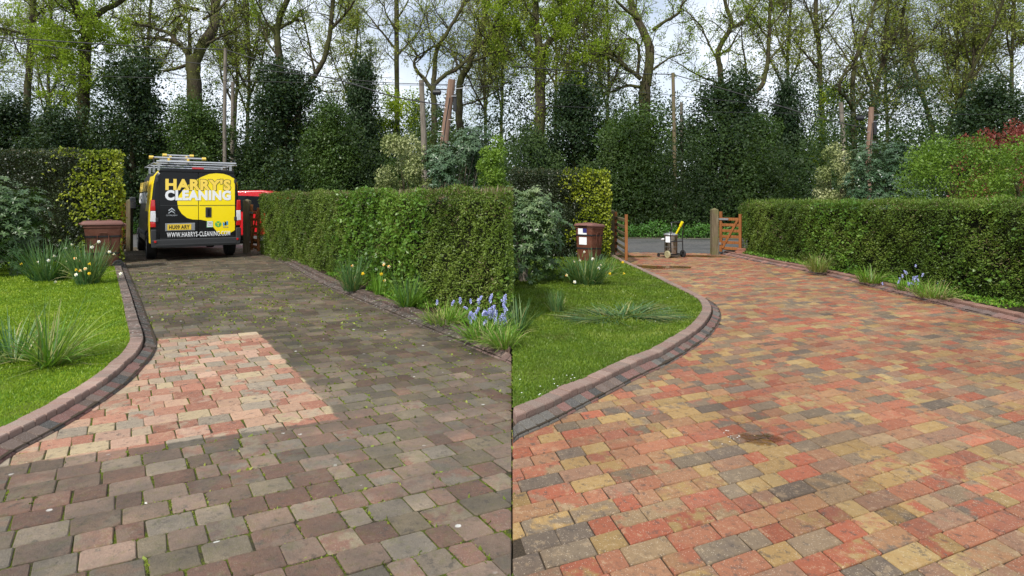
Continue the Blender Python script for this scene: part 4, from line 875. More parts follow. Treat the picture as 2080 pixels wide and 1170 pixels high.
far1['label'] = 'hazy distant tree left of the huge bare oak behind the van'; far2['label'] = 'hazy distant tree right of the huge bare oak behind the van'
for i, (px, lb) in enumerate(((-40, 'hazy distant tree at the far left edge, behind the slender trunk'), (720, 'hazy distant tree behind the dark spire-shaped evergreen near the lime tree'), (1020, 'hazy distant tree just left of the seam'), (1130, 'hazy distant tree right of the forked oak above the shadier lawn'), (1235, 'hazy distant tree under the gnarled limbs of the big spreading oak'), (1600, 'hazy distant tree beside the sky gap above the gatepost'), (1960, 'hazy distant tree behind the dark rounded evergreen above the red maple'), (2100, 'hazy distant tree at the extreme right edge'))):
    c = copy_tree(far1 if i % 2 else far2); Y = rn.uniform(42, 56); c.location = at_px(px, Y, -.06); c.rotation_euler = (0, 0, rn.random()*6.28); s = rn.uniform(.85, 1.1); c.scale = (s, s, s); c['label'] = lb
# ------------------------------------------------------------------ materials of made things
simple('paint_black', (.006, .006, .007), .34, var=.2, spec=.3, coat=.12); simple('paint_yellow', (1.0, .76, .002), .35, var=.03, coat=.2)
simple('plastic_dark', (.028, .029, .031), .6, var=.2, scale=60); simple('rubber', (.02, .02, .021), .8, var=.2, scale=40)
simple('alloy', (.62, .63, .65), .32, .9, var=.06); simple('ladder_alloy', (.48, .49, .50), .42, .7, var=.1); simple('cap_yellow', (.78, .55, .10), .5, var=.1)
simple('lens_red', (.55, .012, .012), .15, var=.1, coat=.8); simple('lens_white', (.72, .72, .74), .15, var=.1, coat=.8); simple('print_white', (.85, .86, .88), .4, var=.02)
simple('print_black', (.012, .012, .012), .4, var=.05); simple('print_gold', (.95, .68, .10), .4, var=.05); simple('plate_yellow', (.80, .55, .03), .4, var=.03)
simple('print_green', (.10, .45, .10), .4, var=.05); simple('print_blue', (.02, .30, .62), .4, var=.05); simple('print_grey', (.25, .27, .30), .4, var=.05); simple('chrome', (.75, .76, .78), .12, 1.0, var=.03)
simple('glass_dark', (.012, .014, .016), .06, var=.1, coat=.5); simple('paint_red', (.55, .012, .018), .25, var=.04, coat=.6)
t = NT('bin_brown'); n = t.noise(9, 4); n2 = t.noise(120, 3, .7)
t.set(col=t.mix(t.step(n, .35, .7, 0, .6), (.115, .038, .022), (.165, .070, .045)), rough=t.step(n, .3, .7, .45, .62), spec=.35); t.bump(n2, .002, .4)
simple('bin_lid', (.17, .075, .058), .62, var=.15, scale=20); simple('strap_black', (.012, .012, .013), .7, var=.2)
t = NT('steel_drum'); mp = t.new('Mapping'); mp.inputs['Scale'].default_value = (3, 3, .4); t.l.new(t.pos(), mp.inputs['Vector']); n = t.noise(9, 4, .6, mp.outputs[0])
t.set(col=t.ramp(n, [(.3, (.30, .27, .23)), (.7, (.62, .60, .56))]), rough=t.step(n, .3, .7, .2, .42), metal=1.0)
simple('tube_black', (.015, .015, .016), .4, var=.2); simple('lance_yellow', (.82, .72, .01), .4, var=.06); simple('wheel_beige', (.36, .33, .19), .6, var=.1); simple('grey_metal', (.34, .35, .36), .45, .6, var=.15)
simple('closure_black', (.014, .015, .018), .5, var=.2); simple('wire_dark', (.02, .02, .022), .6, var=.1); simple('brick_red', (.30, .13, .085), .85, var=.25, scale=30); simple('print_navy', (.03, .03, .16), .5, var=.05)

def text_mesh(body, size, offset, spacing=1.0, align='CENTER'):
    cu = bpy.data.curves.new('lettering', 'FONT'); cu.body = body; cu.size = size; cu.offset = offset; cu.space_character = spacing; cu.align_x = align; cu.align_y = 'CENTER'; cu.extrude = .0008; cu.resolution_u = 3
    ob = bpy.data.objects.new('lettering', cu); COL.objects.link(ob)
    bpy.context.view_layer.update(); me = bpy.data.meshes.new_from_object(ob.evaluated_get(bpy.context.evaluated_depsgraph_get()))
    bpy.data.objects.remove(ob); bpy.data.curves.remove(cu)
    co = np.zeros(len(me.vertices)*3, np.float32); me.vertices.foreach_get('co', co); co = co.reshape(-1, 3)
    return me, co.min(0), co.max(0)
def lettering(body, x0, x1, z0, z1, y, mat, parent, offset=.02, M=None, name='lettering', spacing=1.0, grow=0.0):
    """words fitted into the rectangle x0..x1, z0..z1 of a plane facing -y"""
    me, lo, hi = text_mesh(body, 1.0, offset, spacing)
    sx, sz = (x1-x0)/(hi[0]-lo[0]), (z1-z0)/(hi[1]-lo[1]); cx, cz = (lo[0]+hi[0])/2, (lo[1]+hi[1])/2
    R = Matrix(((sx, 0, 0, (x0+x1)/2-cx*sx), (0, 0, -1, y), (0, sz, 0, (z0+z1)/2-cz*sz), (0, 0, 0, 1)))
    me.transform((M @ R) if M is not None else R); me.materials.clear()
    return link(name, me, MAT[mat], parent)

def wheel(parent, x, y, r, w, side, rimmat='alloy', tyre='rubber', spokes=6, hub=.62, name='wheel'):
    """axis along x; side -1 shows the rim to -x"""
    M = T(x, y, r) @ RY(math.pi/2*side)
    m = MB(); m.lathe([(r*.60, -w/2), (r*.9, -w/2), (r, -w*.36), (r, w*.36), (r*.9, w/2), (r*.60, w/2), (r*.60, -w/2+.001)], 28, M); o = m.build(name, MAT[tyre], parent, smooth=False)
    m = MB(); m.lathe([(r*.12, w*.40), (r*hub*.95, w*.30), (r*hub, w*.46), (r*hub, -w*.3)], 24, M)
    for k in range(spokes):
        a = 2*math.pi*k/spokes; m.box((0, 0, 0), (r*hub*.95, r*.13, w*.08), M @ RZ(a) @ T(r*hub*.48, 0, w*.42))
    m.build('rim', MAT[rimmat], o); return o

# ------------------------------------------------------------------ the van
VA = math.radians(35.8); VCX, VCY = -8.58+math.cos(VA), 14.0+math.sin(VA)
van = thing('van', 'black and yellow panel van with ladders on its roof, parked between the gateposts', 'van', (VCX, VCY, 0), VA)
def van_zb(y):
    z = .34
    for ya in (.98, 4.02):
        d = abs(y-ya)
        if d < .41: z = max(z, .34+math.sqrt(.41**2-d*d))
    return z
def van_zt(y): return float(np.interp(y, [0, .03, 3.15, 3.35, 4.12, 4.3, 4.85, 4.95, 5.0], [2.20, 2.235, 2.24, 2.17, 1.34, 1.24, 1.0, .92, .78]))
def van_hw(y): return float(np.interp(y, [0, .03, .2, 3.2, 4.4, 4.85, 5.0], [.955, .985, 1.0, 1.0, .97, .88, .74]))
SECT = [(0.0, 0.0), (.90, 0.0), (.985, .05), (1.0, .28), (.995, .45), (.965, .58), (.925, .80), (.885, .91), (.80, .972), (.55, .992), (0, 1.0)]
def van_pt(y, k, out=0.0):
    zb, zt, w = van_zb(y), van_zt(y), van_hw(y); u, v = SECT[k]
    base = .34; z = base+(zt-base)*v; z = max(z, zb); return (u*(w+out), y, z)
ys = [0, .03, .2, .5]+[.57+.08*i for i in range(11)]+[1.9, 2.6, 3.15, 3.35, 3.55]+[3.61+.08*i for i in range(11)]+[4.6, 4.85, 4.95, 5.0]
K = len(SECT); m = MB(); V = []
for y in ys:
    right = [van_pt(y, k) for k in range(K)]; left = [(-p[0], p[1], p[2]) for p in right[1:-1]][::-1]; V.append(right+left)
n_ = len(V[0]); fl = [p for r in V for p in r]
Fs = [(i*n_+j, i*n_+(j+1) % n_, (i+1)*n_+(j+1) % n_, (i+1)*n_+j) for i in range(len(ys)-1) for j in range(n_)]
Fs += [tuple(range(n_)), tuple(range((len(ys)-1)*n_, len(ys)*n_))[::-1]]
m.add(fl, [f[::-1] for f in Fs]); body = m.build('body', MAT['paint_black'], van, smooth=True)
es = body.modifiers.new('split', 'EDGE_SPLIT'); es.split_angle = math.radians(40)
def rear(zx, zy):
    """point of the 1239x1170 close-up of the van's back -> x, z on the van's rear plane"""
    px, py = 320+zx/6.883, 330+zy/6.883; mm = (px-CX)/F
    t_ = (14*mm+8.58)/(2*math.cos(VA)-2*math.sin(VA)*mm); Y = 14+2*math.sin(VA)*t_
    return 2*t_-1, EH-(py-H0)*Y/F
def rp(pts): return [rear(*p) for p in pts]
seam = rear(570, 600)[0]
doors = {}
for nm, x0, x1 in (('l', rear(22, 600)[0], seam-.006), ('r', seam+.006, rear(1085, 600)[0])):
    zt, zb = rear(570, 100)[1], rear(570, 1160)[1]; sl = .035
    if nm == 'l': poly = [(x0, zb), (x1, zb), (x1, zt), (x0+sl, zt-.01), (x0+.005, zt-.5)]
    else: poly = [(x0, zb), (x1, zb), (x1-.005, zt-.5), (x1-sl, zt-.01), (x0, zt)]
    m = MB(); m.prism(poly, -.022, .02, 'y'); doors[nm] = m.build('rear_door', MAT['paint_black'], van, bevel=.008)
    # swage lines across each door
    for zy, hgt in ((600, .012), (1045, .010)):
        z = rear(570, zy)[1]; m = MB(); m.box(((x0+x1)/2, -.025, z), (abs(x1-x0)-.03, .012, hgt)); m.build('swage_line', MAT['plastic_dark'], doors[nm], bevel=.003)
blob = rp([(820, 152), (720, 162), (620, 200), (540, 243), (440, 305), (350, 390), (292, 470), (273, 550), (288, 640), (335, 715), (410, 775), (490, 797), (600, 800), (680, 815), (735, 852), (785, 915), (830, 970), (880, 1000), (1000, 992), (1078, 945), (1078, 232), (1000, 186), (920, 160)])
def clip_x(poly, x, keep_less):
    R = []; n = len(poly)
    for i in range(n):
        a, b = poly[i], poly[(i+1) % n]; da, db = (x-a[0], x-b[0]) if keep_less else (a[0]-x, b[0]-x)
        if da >= 0: R.append(a)
        if da*db < 0: k = da/(da-db); R.append((a[0]+(b[0]-a[0])*k, a[1]+(b[1]-a[1])*k))
    return R
for nm, pl in (('l', clip_x(blob, seam-.007, True)), ('r', clip_x(blob, seam+.007, False))):
    m = MB(); m.prism(pl, -.0255, -.0235, 'y'); o = m.build('yellow_graphic', MAT['paint_yellow'], doors[nm])
(xa, za), (xb, zb_) = rear(108, 222), rear(1020, 395)
lettering("HARRY'S", xa-.012, xb+.012, zb_-.012, za+.012, -.0285, 'print_black', van, .075, spacing=1.07); lettering("HARRY'S", xa, xb, zb_, za, -.031, 'print_gold', van, .05, spacing=1.10)
(xa, za), (xb, zb_) = rear(103, 384), rear(1022, 530); lettering('CLEANING', xa, xb, zb_, za, -.031, 'print_white', van, .056, spacing=1.10)
(xa, za), (xb, zb_) = rear(128, 978), rear(1010, 1018); lettering('WWW.HARRYS-CLEANING.COM', xa, xb, zb_, za, -.035, 'print_white', van, .012, spacing=1.12)
# number plate in its surround
(xa, za), (xb, zb_) = rear(105, 852), rear(522, 950); m = MB(); m.box(((xa+xb)/2, -.030, (za+zb_)/2), (xb-xa, .02, za-zb_)); sur = m.build('plate_surround', MAT['grey_metal'], van, bevel=.008)
(xa, za), (xb, zb_) = rear(135, 866), rear(468, 937); m = MB(); m.box(((xa+xb)/2, -.043, (za+zb_)/2), (xb-xa, .004, za-zb_)); pl_ = m.build('number_plate', MAT['plate_yellow'], van)
(xa, za), (xb, zb_) = rear(158, 878), rear(445, 926); lettering('HU09 ARY', xa, xb, zb_, za, -.0465, 'print_black', pl_, .03, spacing=1.08)
# maker's chevrons and name
for zy in (632, 668):
    m = MB(); m.prism(rp([(150, zy+36), (196, zy), (242, zy+36), (242, zy+50), (196, zy+18), (150, zy+50)]), -.034, -.023, 'y'); m.build('badge_chevron', MAT['chrome'], van)
(xa, za), (xb, zb_) = rear(118, 727), rear(272, 747); lettering('CITROËN', xa, xb, zb_, za, -.0265, 'chrome', van, .01)
# handle, small emblems
(xa, za), (xb, zb_) = rear(668, 627), rear(750, 765); m = MB(); m.box(((xa+xb)/2, -.030, (za+zb_)/2), (xb-xa, .016, za-zb_)); hd = m.build('door_handle', MAT['plastic_dark'], van, bevel=.02)
m = MB(); m.box(((xa+xb)/2, -.043, (za+zb_)/2), ((xb-xa)*.35, .012, (za-zb_)*.7)); m.build('handle_grip', MAT['paint_black'], hd, bevel=.006)
(xa, za), (xb, zb_) = rear(685, 818), rear(772, 905); m = MB(); m.box(((xa+xb)/2, -.0275, (za+zb_)/2), (xb-xa, .003, za-zb_)); em = m.build('emblem', MAT['print_white'], van)
m = MB(); w_ = .008
for q in ((xa+w_/2, None), (xb-w_/2, None), (None, za-w_/2), (None, zb_+w_/2)):
    m.box((q[0] if q[0] is not None else (xa+xb)/2, -.0295, q[1] if q[1] is not None else (za+zb_)/2), (w_ if q[0] is not None else xb-xa-2*w_, .001, za-zb_ if q[0] is not None else w_))
m.build('emblem_border', MAT['print_green'], em)
lettering('DBS', xa+.02, xb-.02, (za+zb_)/2-.005, za-.025, -.0297, 'print_grey', em, .01)
lettering('CHECKED', xa+.02, xb-.02, zb_+.03, (za+zb_)/2-.02, -.0297, 'print_grey', em, .0)
cx_, cz_ = rear(845, 862); r_ = .075
m = MB(); m.lathe([(r_, 0), (r_, .002)], 28, T(cx_, -.0255, cz_) @ RX(math.pi/2)); em = m.build('emblem', MAT['print_green'], van)
m = MB(); m.prism([(cx_-.008, cz_-.05), (cx_+.008, cz_-.05), (cx_+.007, cz_+.005), (cx_+.05, cz_+.04), (cx_+.043, cz_+.048), (cx_, cz_+.015), (cx_-.043, cz_+.048), (cx_-.05, cz_+.04), (cx_-.007, cz_+.005)], -.0295, -.0278, 'y'); m.build('emblem_mark', MAT['paint_yellow'], em)
(xa, za), (xb, zb_) = rear(912, 820), rear(985, 890); w3 = (xb-xa)/3; em = None
for k, mt in enumerate(('print_blue', 'print_black', 'print_blue')):
    o0 = (.03, 0, -.02)[k]; m = MB(); m.prism([(xa+k*w3, zb_+.03-o0*.4), (xa+(k+1)*w3-.004, zb_-o0*.6+.012), (xa+(k+1)*w3-.004, za-.03-o0), (xa+k*w3, za-o0*.5)], -.0275, -.0255, 'y'); em = m.build('emblem', MAT[mt], van)
(xa, za), (xb, zb_) = rear(910, 896), rear(986, 912); lettering('TRUSTED', xa, xb, zb_, za, -.0275, 'print_grey', van, .0)
# lights
def rear_light(sgn):
    x0 = sgn*.885; x1 = sgn*.995; zt = rear(15, 525)[1]; zb = rear(15, 905)[1]; h = zt-zb; par = None
    for nm, a, b, mt in (('rear_light', 1.0, .60, 'lens_red'), ('indicator_lens', .595, .20, 'lens_white'), ('lower_lens', .195, 0, 'lens_red')):
        za, zb2 = zb+h*a, zb+h*b; s0 = .035*(1-a)*sgn; m = MB()
        m.prism([(x0-s0*.2, zb2), (x1, zb2), (x1-sgn*.012*a, za), (x0+sgn*.012*(a > .9), za)][::sgn], -.03, .09, 'y'); o = m.build(nm, MAT[mt], par or van, bevel=.012)
        if par is None: par = o
    m = MB(); m.prism([(x0, zb+h*.5), (x0+sgn*.06, zb+h*.45), (x0+sgn*.045, zb+h*.2), (x0, zb+h*.2)][::sgn], -.034, -.02, 'y'); m.build('reverse_lens', MAT['lens_white'], par)
rear_light(-1); rear_light(1)
for x in (-.90, .90):
    z = rear(20, 1105)[1]; m = MB(); m.box((x, -.085, z), (.045, .012, .05)); m.build('reflector', MAT['lens_red'], van, bevel=.004)
(xa, za), (xb, zb_) = rear(482, 70), rear(645, 98); m = MB(); m.box(((xa+xb)/2, -.02, (za+zb_)/2), (xb-xa, .04, za-zb_)); m.build('brake_light', MAT['lens_red'], van, bevel=.006)
m = MB(); m.prism([(-.97, .335), (.97, .335), (.985, .50), (.94, .53), (-.94, .53), (-.985, .50)], -.075, .05, 'y'); m.box((-.93, -.02, .62), (.12, .10, .30)); m.box((.93, -.02, .62), (.12, .10, .30)); m.build('rear_bumper', MAT['plastic_dark'], van, bevel=.02)
m = MB(); m.box((0, -.078, .395), (1.75, .012, .035)); m.build('bumper_strip', MAT['plastic_dark'], van, bevel=.004)
m = MB(); m.prism([(-.83, 2.145), (.83, 2.145), (.80, 2.20), (.5, 2.235), (-.5, 2.235), (-.80, 2.20)], -.03, .05, 'y'); m.build('rear_header', MAT['paint_black'], van, bevel=.012)
for x in (-.86, .86):
    for z in (1.0, 1.95): m = MB(); m.box((x, -.03, z), (.06, .03, .10)); m.build('door_hinge', MAT['plastic_dark'], van, bevel=.01)
for yy in (.98, 4.02):
    for sg in (-1, 1): wheel(van, sg*.90, yy, .34, .22, sg)
# flank of the van: yellow panel, words, rub strip, cab window, mirror
def flank(y0, y1, k0, k1, out, name, mat, sgn=-1, n=6):
    m = MB(); rows = np.linspace(y0, y1, n); V = []
    for y in rows:
        for k in range(k0, k1+1): p = van_pt(y, k, out); V.append((sgn*p[0], p[1], p[2]))
    w = k1-k0+1; Fs = [(i*w+j, i*w+j+1, (i+1)*w+j+1, (i+1)*w+j) for i in range(n-1) for j in range(w-1)]
    m.add(V, Fs if sgn > 0 else [f[::-1] for f in Fs]); return m.build(name, MAT[mat], van)
for sg in (-1, 1):
    flank(.10, .55, 2, 8, .005, 'yellow_side_panel', 'paint_yellow', sg); flank(.555, 1.4, 4, 7, .005, 'yellow_side_panel', 'paint_yellow', sg); flank(4.35, 4.8, 2, 4, .005, 'yellow_wing', 'paint_yellow', sg)
    flank(3.15, 3.75, 5, 6, .006, 'cab_window', 'glass_dark', sg)
    M = T(sg*1.012, 0, 0) @ RZ(-math.pi/2*(-sg)) if False else T(sg*1.012, 0, 1.68) @ RY(sg*-.075) @ RZ(math.pi/2*sg) @ T(0, 0, -1.68)
    yy0, yy1 = (.45, 3.0) if sg > 0 else (-3.0, -.45)
    lettering("HARRY'S", yy0, yy1, 1.68, 1.95, 0.0, 'print_gold', van, .034, M); lettering('CLEANING', yy0, yy1, 1.38, 1.66, -.001, 'print_white', van, .042, M)
    m = MB(); m.box((sg*1.005, 2.4, .62), (.03, 2.2, .10)); m.build('rub_strip', MAT['plastic_dark'], van, bevel=.008)
    m = MB(); m.box((sg*1.14, 3.72, 1.38), (.16, .12, .34)); mr = m.build('door_mirror', MAT['plastic_dark'], van, bevel=.03)
    m = MB(); m.box((sg*1.14, 3.657, 1.38), (.13, .006, .29)); m.build('mirror_glass', MAT['glass_dark'], mr)
    m = MB(); m.box((sg*1.03, 3.74, 1.3), (.10, .06, .05)); m.build('mirror_arm', MAT['plastic_dark'], mr)
# windscreen and headlamps
m = MB(); m.add([(-.80, 3.43, 2.10), (.80, 3.43, 2.10), (.90, 4.08, 1.40), (-.90, 4.08, 1.40)], [(0, 3, 2, 1)]); m.v = [(x, y+.012, z+.012) for x, y, z in m.v]; m.build('windscreen', MAT['glass_dark'], van)
for sg in (-1, 1): m = MB(); m.box((sg*.74, 4.86, .86), (.22, .14, .26)); m.build('headlight', MAT['lens_white'], van, bevel=.03)
# roof rack
rack_z = 2.36
rk = MB()
for y in (.28, 1.5, 2.7):
    rk.tube([(-.92, y, rack_z), (.95, y, rack_z)], .020, 8)
    for x in (-.80, .80): rk.box((x, y, 2.28), (.05, .06, .17))
rk.tube([(-.86, .10, rack_z+.04), (.90, .10, rack_z+.04)], .028, 10); rk.tube([(-.90, .1, rack_z+.01), (-.90, 2.8, rack_z+.01)], .014, 6); rk.tube([(.90, .1, rack_z+.01), (.90, 2.8, rack_z+.01)], .014, 6)
rk.build('roof_rack', MAT['ladder_alloy'], van)
for x in (-.9, .9): m = MB(); m.box((x, .28, rack_z+.07), (.03, .03, .16)); m.build('rack_stop', MAT['plastic_dark'], van)
def to_world(par_loc, rz, p): return Vector(par_loc)+RZ(rz).to_3x3() @ Vector(p)
def ladder(label, x, y, z, length, width, bar, tilt, capz):
    th = thing('ladder', label, 'ladder', to_world((VCX, VCY, 0), VA, (x, y, z)), VA, 'ladders on the van roof'); R = RX(tilt)
    for s in (-1, 1):
        m = MB(); m.box((s*width/2, length/2, 0), (.028, length, .075), R); m.build('stile', MAT['ladder_alloy'], th, bevel=.004)
        m = MB(); m.box((s*width/2, -.02, 0), (.045, .09, .095), R); m.build('end_cap', MAT['cap_yellow'], th, bevel=.008)
    for k in range(int(length/.28)):
        m = MB(); m.tube([R @ Vector((-width/2, .15+k*.28, 0)), R @ Vector((width/2, .15+k*.28, 0))], .015, 8); m.build('rung', MAT['ladder_alloy'], th)
    if bar:
        m = MB(); m.tube([R @ Vector((-bar/2, .06, capz)), R @ Vector((bar/2, .06, capz))], .026, 10); m.build('stabiliser_bar', MAT['ladder_alloy'], th)
        for s in (-1, 1): m = MB(); m.tube([R @ Vector((s*bar/2-s*.05, .06, capz)), R @ Vector((s*bar/2+s*.04, .06, capz))], .042, 10); m.build('bar_end_cap', MAT['cap_yellow'], th)
ladder('aluminium ladder with a crosswise yellow-capped stabiliser bar, nearest on the van roof', -.38, .25, rack_z+.085, 3.0, .42, 1.15, .0, .06)
ladder('aluminium ladder stacked above the other on the van roof rack', -.30, .95, rack_z+.19, 2.6, .36, .62, .03, .06)

# ------------------------------------------------------------------ the red car on the road
car = thing('parked_car', 'red car on the road, only its roof showing over the low hedge', 'car', (-8.45, 20.9, -.03), math.radians(6))
prof = [(-2.3, .28), (-2.3, .85), (-2.15, 1.05), (-1.85, 1.66), (-1.4, 1.80), (-.2, 1.83), (.35, 1.74), (1.0, 1.22), (1.9, 1.05), (2.2, .85), (2.25, .28)]
m = MB(); V = []
for x, z in prof:
    hw = .86 if z < 1.1 else .86-.22*(z-1.1)/.7
    V.append((x, hw, z))
n_ = len(V); vs2 = [(-v[0]*-1, -v[1], v[2]) for v in V]+[(v[0], v[1], v[2]) for v in V]
m.add(vs2, [tuple(range(n_)), tuple(range(n_, 2*n_))[::-1]]+[(i, n_+i, n_+(i+1) % n_, (i+1) % n_) for i in range(n_)]); m.build('body', MAT['paint_red'], car, bevel=.06, seg=3)
for sg in (-1, 1):
    m = MB(); m.prism([(-1.75, 1.14), (.78, 1.14), (.30, 1.60), (-1.35, 1.66), (-1.62, 1.60)], sg*.80, sg*.845, 'y', T(0, sg*.012, 0)); m.build('side_window', MAT['glass_dark'], car)
    for x in (-1.4, 1.45):
        w_ = wheel(car, 0, 0, .31, .2, 1); w_.rotation_euler = (0, 0, math.pi/2*sg); w_.location = (x, sg*.76, 0)
    m = MB(); m.box((2.2, sg*.6, .75), (.1, .3, .14)); m.build('headlight', MAT['lens_white'], car, bevel=.03)

# ------------------------------------------------------------------ wheelie bins
def wheelie_bin(label, loc, rotz, k, tilt, stickers):
    th = thing('wheelie_bin', label, 'bin', loc, rotz); R = Matrix.Scale(k, 4) @ RX(tilt)
    def ring(w, d, z, y=0, r=.05):
        out = []
        for sx, sy in ((1, -1), (1, 1), (-1, 1), (-1, -1)):
            for a in (0, 1, 2):
                an = {(1, -1): -math.pi/2, (1, 1): 0, (-1, 1): math.pi/2, (-1, -1): math.pi}[(sx, sy)]+a*math.pi/4
                out.append((sx*(w/2-r)+r*math.cos(an), y+sy*(d/2-r)+r*math.sin(an), z))
        return out
    def loft(rings, cap=True):
        m = MB(); n = len(rings[0]); V = [p for r in rings for p in r]
        Fs = [(i*n+j, i*n+(j+1) % n, (i+1)*n+(j+1) % n, (i+1)*n+j) for i in range(len(rings)-1) for j in range(n)]
        if cap: Fs += [tuple(range(n))[::-1], tuple(range((len(rings)-1)*n, len(rings)*n))]
        return m.add(V, Fs, R)
    loft([ring(.43, .50, .03), ring(.45, .53, .10), ring(.47, .55, .18), ring(.535, .665, .90), ring(.56, .70, .905), ring(.56, .70, .95), ring(.53, .66, .955)]).build('body', MAT['bin_brown'], th, smooth=True).modifiers.new('split', 'EDGE_SPLIT').split_angle = math.radians(35)
    ld = loft([ring(.58, .74, .957, -.01), ring(.595, .76, .965, -.01), ring(.595, .76, .995, -.01), ring(.54, .68, 1.035, -.01), ring(.40, .52, 1.045, -.01)]).build('lid', MAT['bin_lid'], th, smooth=True); ld.modifiers.new('split', 'EDGE_SPLIT').split_angle = math.radians(35)
    m = MB(); m.box((0, -.08, 1.052), (.30, .05, .03), R); m.box((0, .12, 1.05), (.26, .10, .025), R); m.box((0, -.395, .985), (.26, .05, .03), R); m.build('lid_grip', MAT['bin_lid'], ld, bevel=.008)
    m = MB(); m.tube([(-.24, .40, .96), (.24, .40, .96)], .02, 8, R); m.box((-.2, .37, .95), (.04, .09, .05), R); m.box((.2, .37, .95), (.04, .09, .05), R); m.build('handle', MAT['bin_lid'], th)
    for sx in (-1, 1):   # raised arch pressed into each side
        m = MB(); m.tube([(sx*.268, -.10, .50), (sx*.276, -.10, .74), (sx*.279, -.06, .80), (sx*.279, .06, .80), (sx*.276, .10, .74), (sx*.268, .10, .50)], .008, 6, R); m.build('pressed_rib', MAT['bin_brown'], th)
    for z in (.72, .36):
        w, d = .475+.065*(z-.18)/.72, .555+.115*(z-.18)/.72; m = MB(); o_, i_ = ring(w+.018, d+.018, z-.018), ring(w+.022, d+.022, z+.018); n = len(o_)
        m.add(o_+i_, [(j, (j+1) % n, n+(j+1) % n, n+j) for j in range(n)], R); m.build('strap', MAT['strap_black'], th)
    for sx in (-1, 1):
        wo = wheel(th, 0, 0, .105*k, .05*k, sx, 'plastic_dark', 'rubber', 6, .6); wo.location = R @ Vector((sx*.25, .27, .105)) - Vector((0, 0, .105*k))
    m = MB(); m.tube([(-.24, .27, .105), (.24, .27, .105)], .012, 8, R); m.build('axle', MAT['grey_metal'], th)
    if stickers:
        def yf(z): return -(.555+.115*(z-.18)/.72)/2-.004
        for nm, x0, x1, z0, z1, mt in (('sticker', -.17, .10, .73, .90, 'print_white'), ('sticker_panel', -.02, .10, .78, .90, 'print_navy'), ('sticker', -.14, .10, .46, .66, 'print_white')):
            m = MB(); e = .002 if nm == 'sticker_panel' else 0; m.add([(x0, yf(z0)-e-.004, z0), (x1, yf(z0)-e-.004, z0), (x1, yf(z1)-e-.004, z1), (x0, yf(z1)-e-.004, z1)], [(0, 1, 2, 3)], R); m.build(nm, MAT[mt], th)
    return th
b = G(208, 547); wheelie_bin('brown wheelie bin with two black straps, standing by the gatepost near the van', (b.x, b.y, .0), math.radians(-54), .99, -.01, False)
b = G(1196, 535); wheelie_bin('tilted brown wheelie bin with white stickers, behind the white daffodils', (b.x, b.y, .05), math.radians(-38), .84, -.06, True)

# ------------------------------------------------------------------ gates and posts
def post(m, x, y, h, w, cap=.05):
    m.prism([(x-w/2, y-w/2), (x+w/2, y-w/2), (x+w/2, y+w/2), (x-w/2, y+w/2)], -.1, h-cap)
    m.add([(x-w/2, y-w/2, h-cap+.0005), (x+w/2, y-w/2, h-cap+.0005), (x+w/2, y+w/2, h-cap+.0005), (x-w/2, y+w/2, h-cap+.0005), (x, y, h)], [(0, 1, 4), (1, 2, 4), (2, 3, 4), (3, 0, 4), (3, 2, 1, 0)])
def gate_post(label, p, h, w, mat='weathered_wood'):
    m = MB(); post(m, 0, 0, h, w); o = m.build('gate_post', MAT[mat], None, (p[0], p[1], 0), bevel=.008); tag(o, label, 'gatepost'); return o
def gate(label, a, b, h0, h1, railmat, bars=5, brace=True, plates=True, low=.12):
    """leaf from a (tall hinge stile) to b (xy)"""
    a, b = Vector((a[0], a[1], 0)), Vector((b[0], b[1], 0)); L = (b-a).length; rz = math.atan2((b-a).y, (b-a).x)
    th = thing('gate', label, 'gate', a, rz)
    for x, h in ((0, h0), (L, h1)):
        m = MB(); m.prism([(x-.035, -.032), (x+.035, -.032), (x+.035, .032), (x-.035, .032)], low-.04, h); m.build('stile', MAT['gate_wood'], th, bevel=.006)
    zs = [low+.05+(h1-.22-low)*(k/(bars-1))**.9 for k in range(bars-1)]+[h1-.14]
    zs = np.linspace(low+.06, h1-.14, bars)
    for k, z in enumerate(zs):
        m = MB(); m.box((L/2, 0, z), (L-.075, .028 if k < bars-1 else .05, .075)); m.build('rail', MAT[railmat], th, bevel=.005)
    if brace:
        an = math.atan2(zs[-1]-zs[0], L-.1); m = MB(); m.box((L/2, -.029, (zs[0]+zs[-1])/2), (math.hypot(L-.1, zs[-1]-zs[0]), .026, .06), None, RY(-an)); m.build('brace', MAT['gate_wood'], th, bevel=.004)
    if plates:
        m = MB(); m.box((.09, -.046, zs[-1]), (.26, .012, .05)); m.build('hinge_strap', MAT['grey_metal'], th); m = MB(); m.box((.0, -.042, zs[0]+.12), (.05, .02, .06)); m.build('hinge_plate', MAT['grey_metal'], th)
    return th
# by the cleaned drive
p1, p2 = G(1272, 536), G(1251, 519); gate('open wooden five-bar gate seen nearly edge-on beside the tall golden hedge', p2, p1, 1.16, 1.14, 'weathered_wood', 6, False, False)
gate_post('old gatepost against the end of the tall golden hedge', (p2.x-.05, p2.y+.25), 1.22, .14)
q = G(1451, 517); gate_post('thick weathered gatepost with pointed top at the far end of the cleaned drive', q, 1.26, .175)
gate('narrow orange-brown wooden gate with diagonal brace by the weathered gatepost', (q.x+.17, q.y-.02), (q.x+.56, q.y-.36), 1.16, 1.10, 'gate_wood', 6, True, True)
m = MB(); m.box((0, 0, .05), (.22, .11, .07)); m.box((.05, .03, .118), (.21, .10, .065), None, RZ(.3)); o = m.build('loose_bricks', MAT['brick_red'], None, (q.x+.50, q.y-.48, .055), bevel=.006); tag(o, 'two loose red bricks under the narrow orange-brown gate', 'bricks')
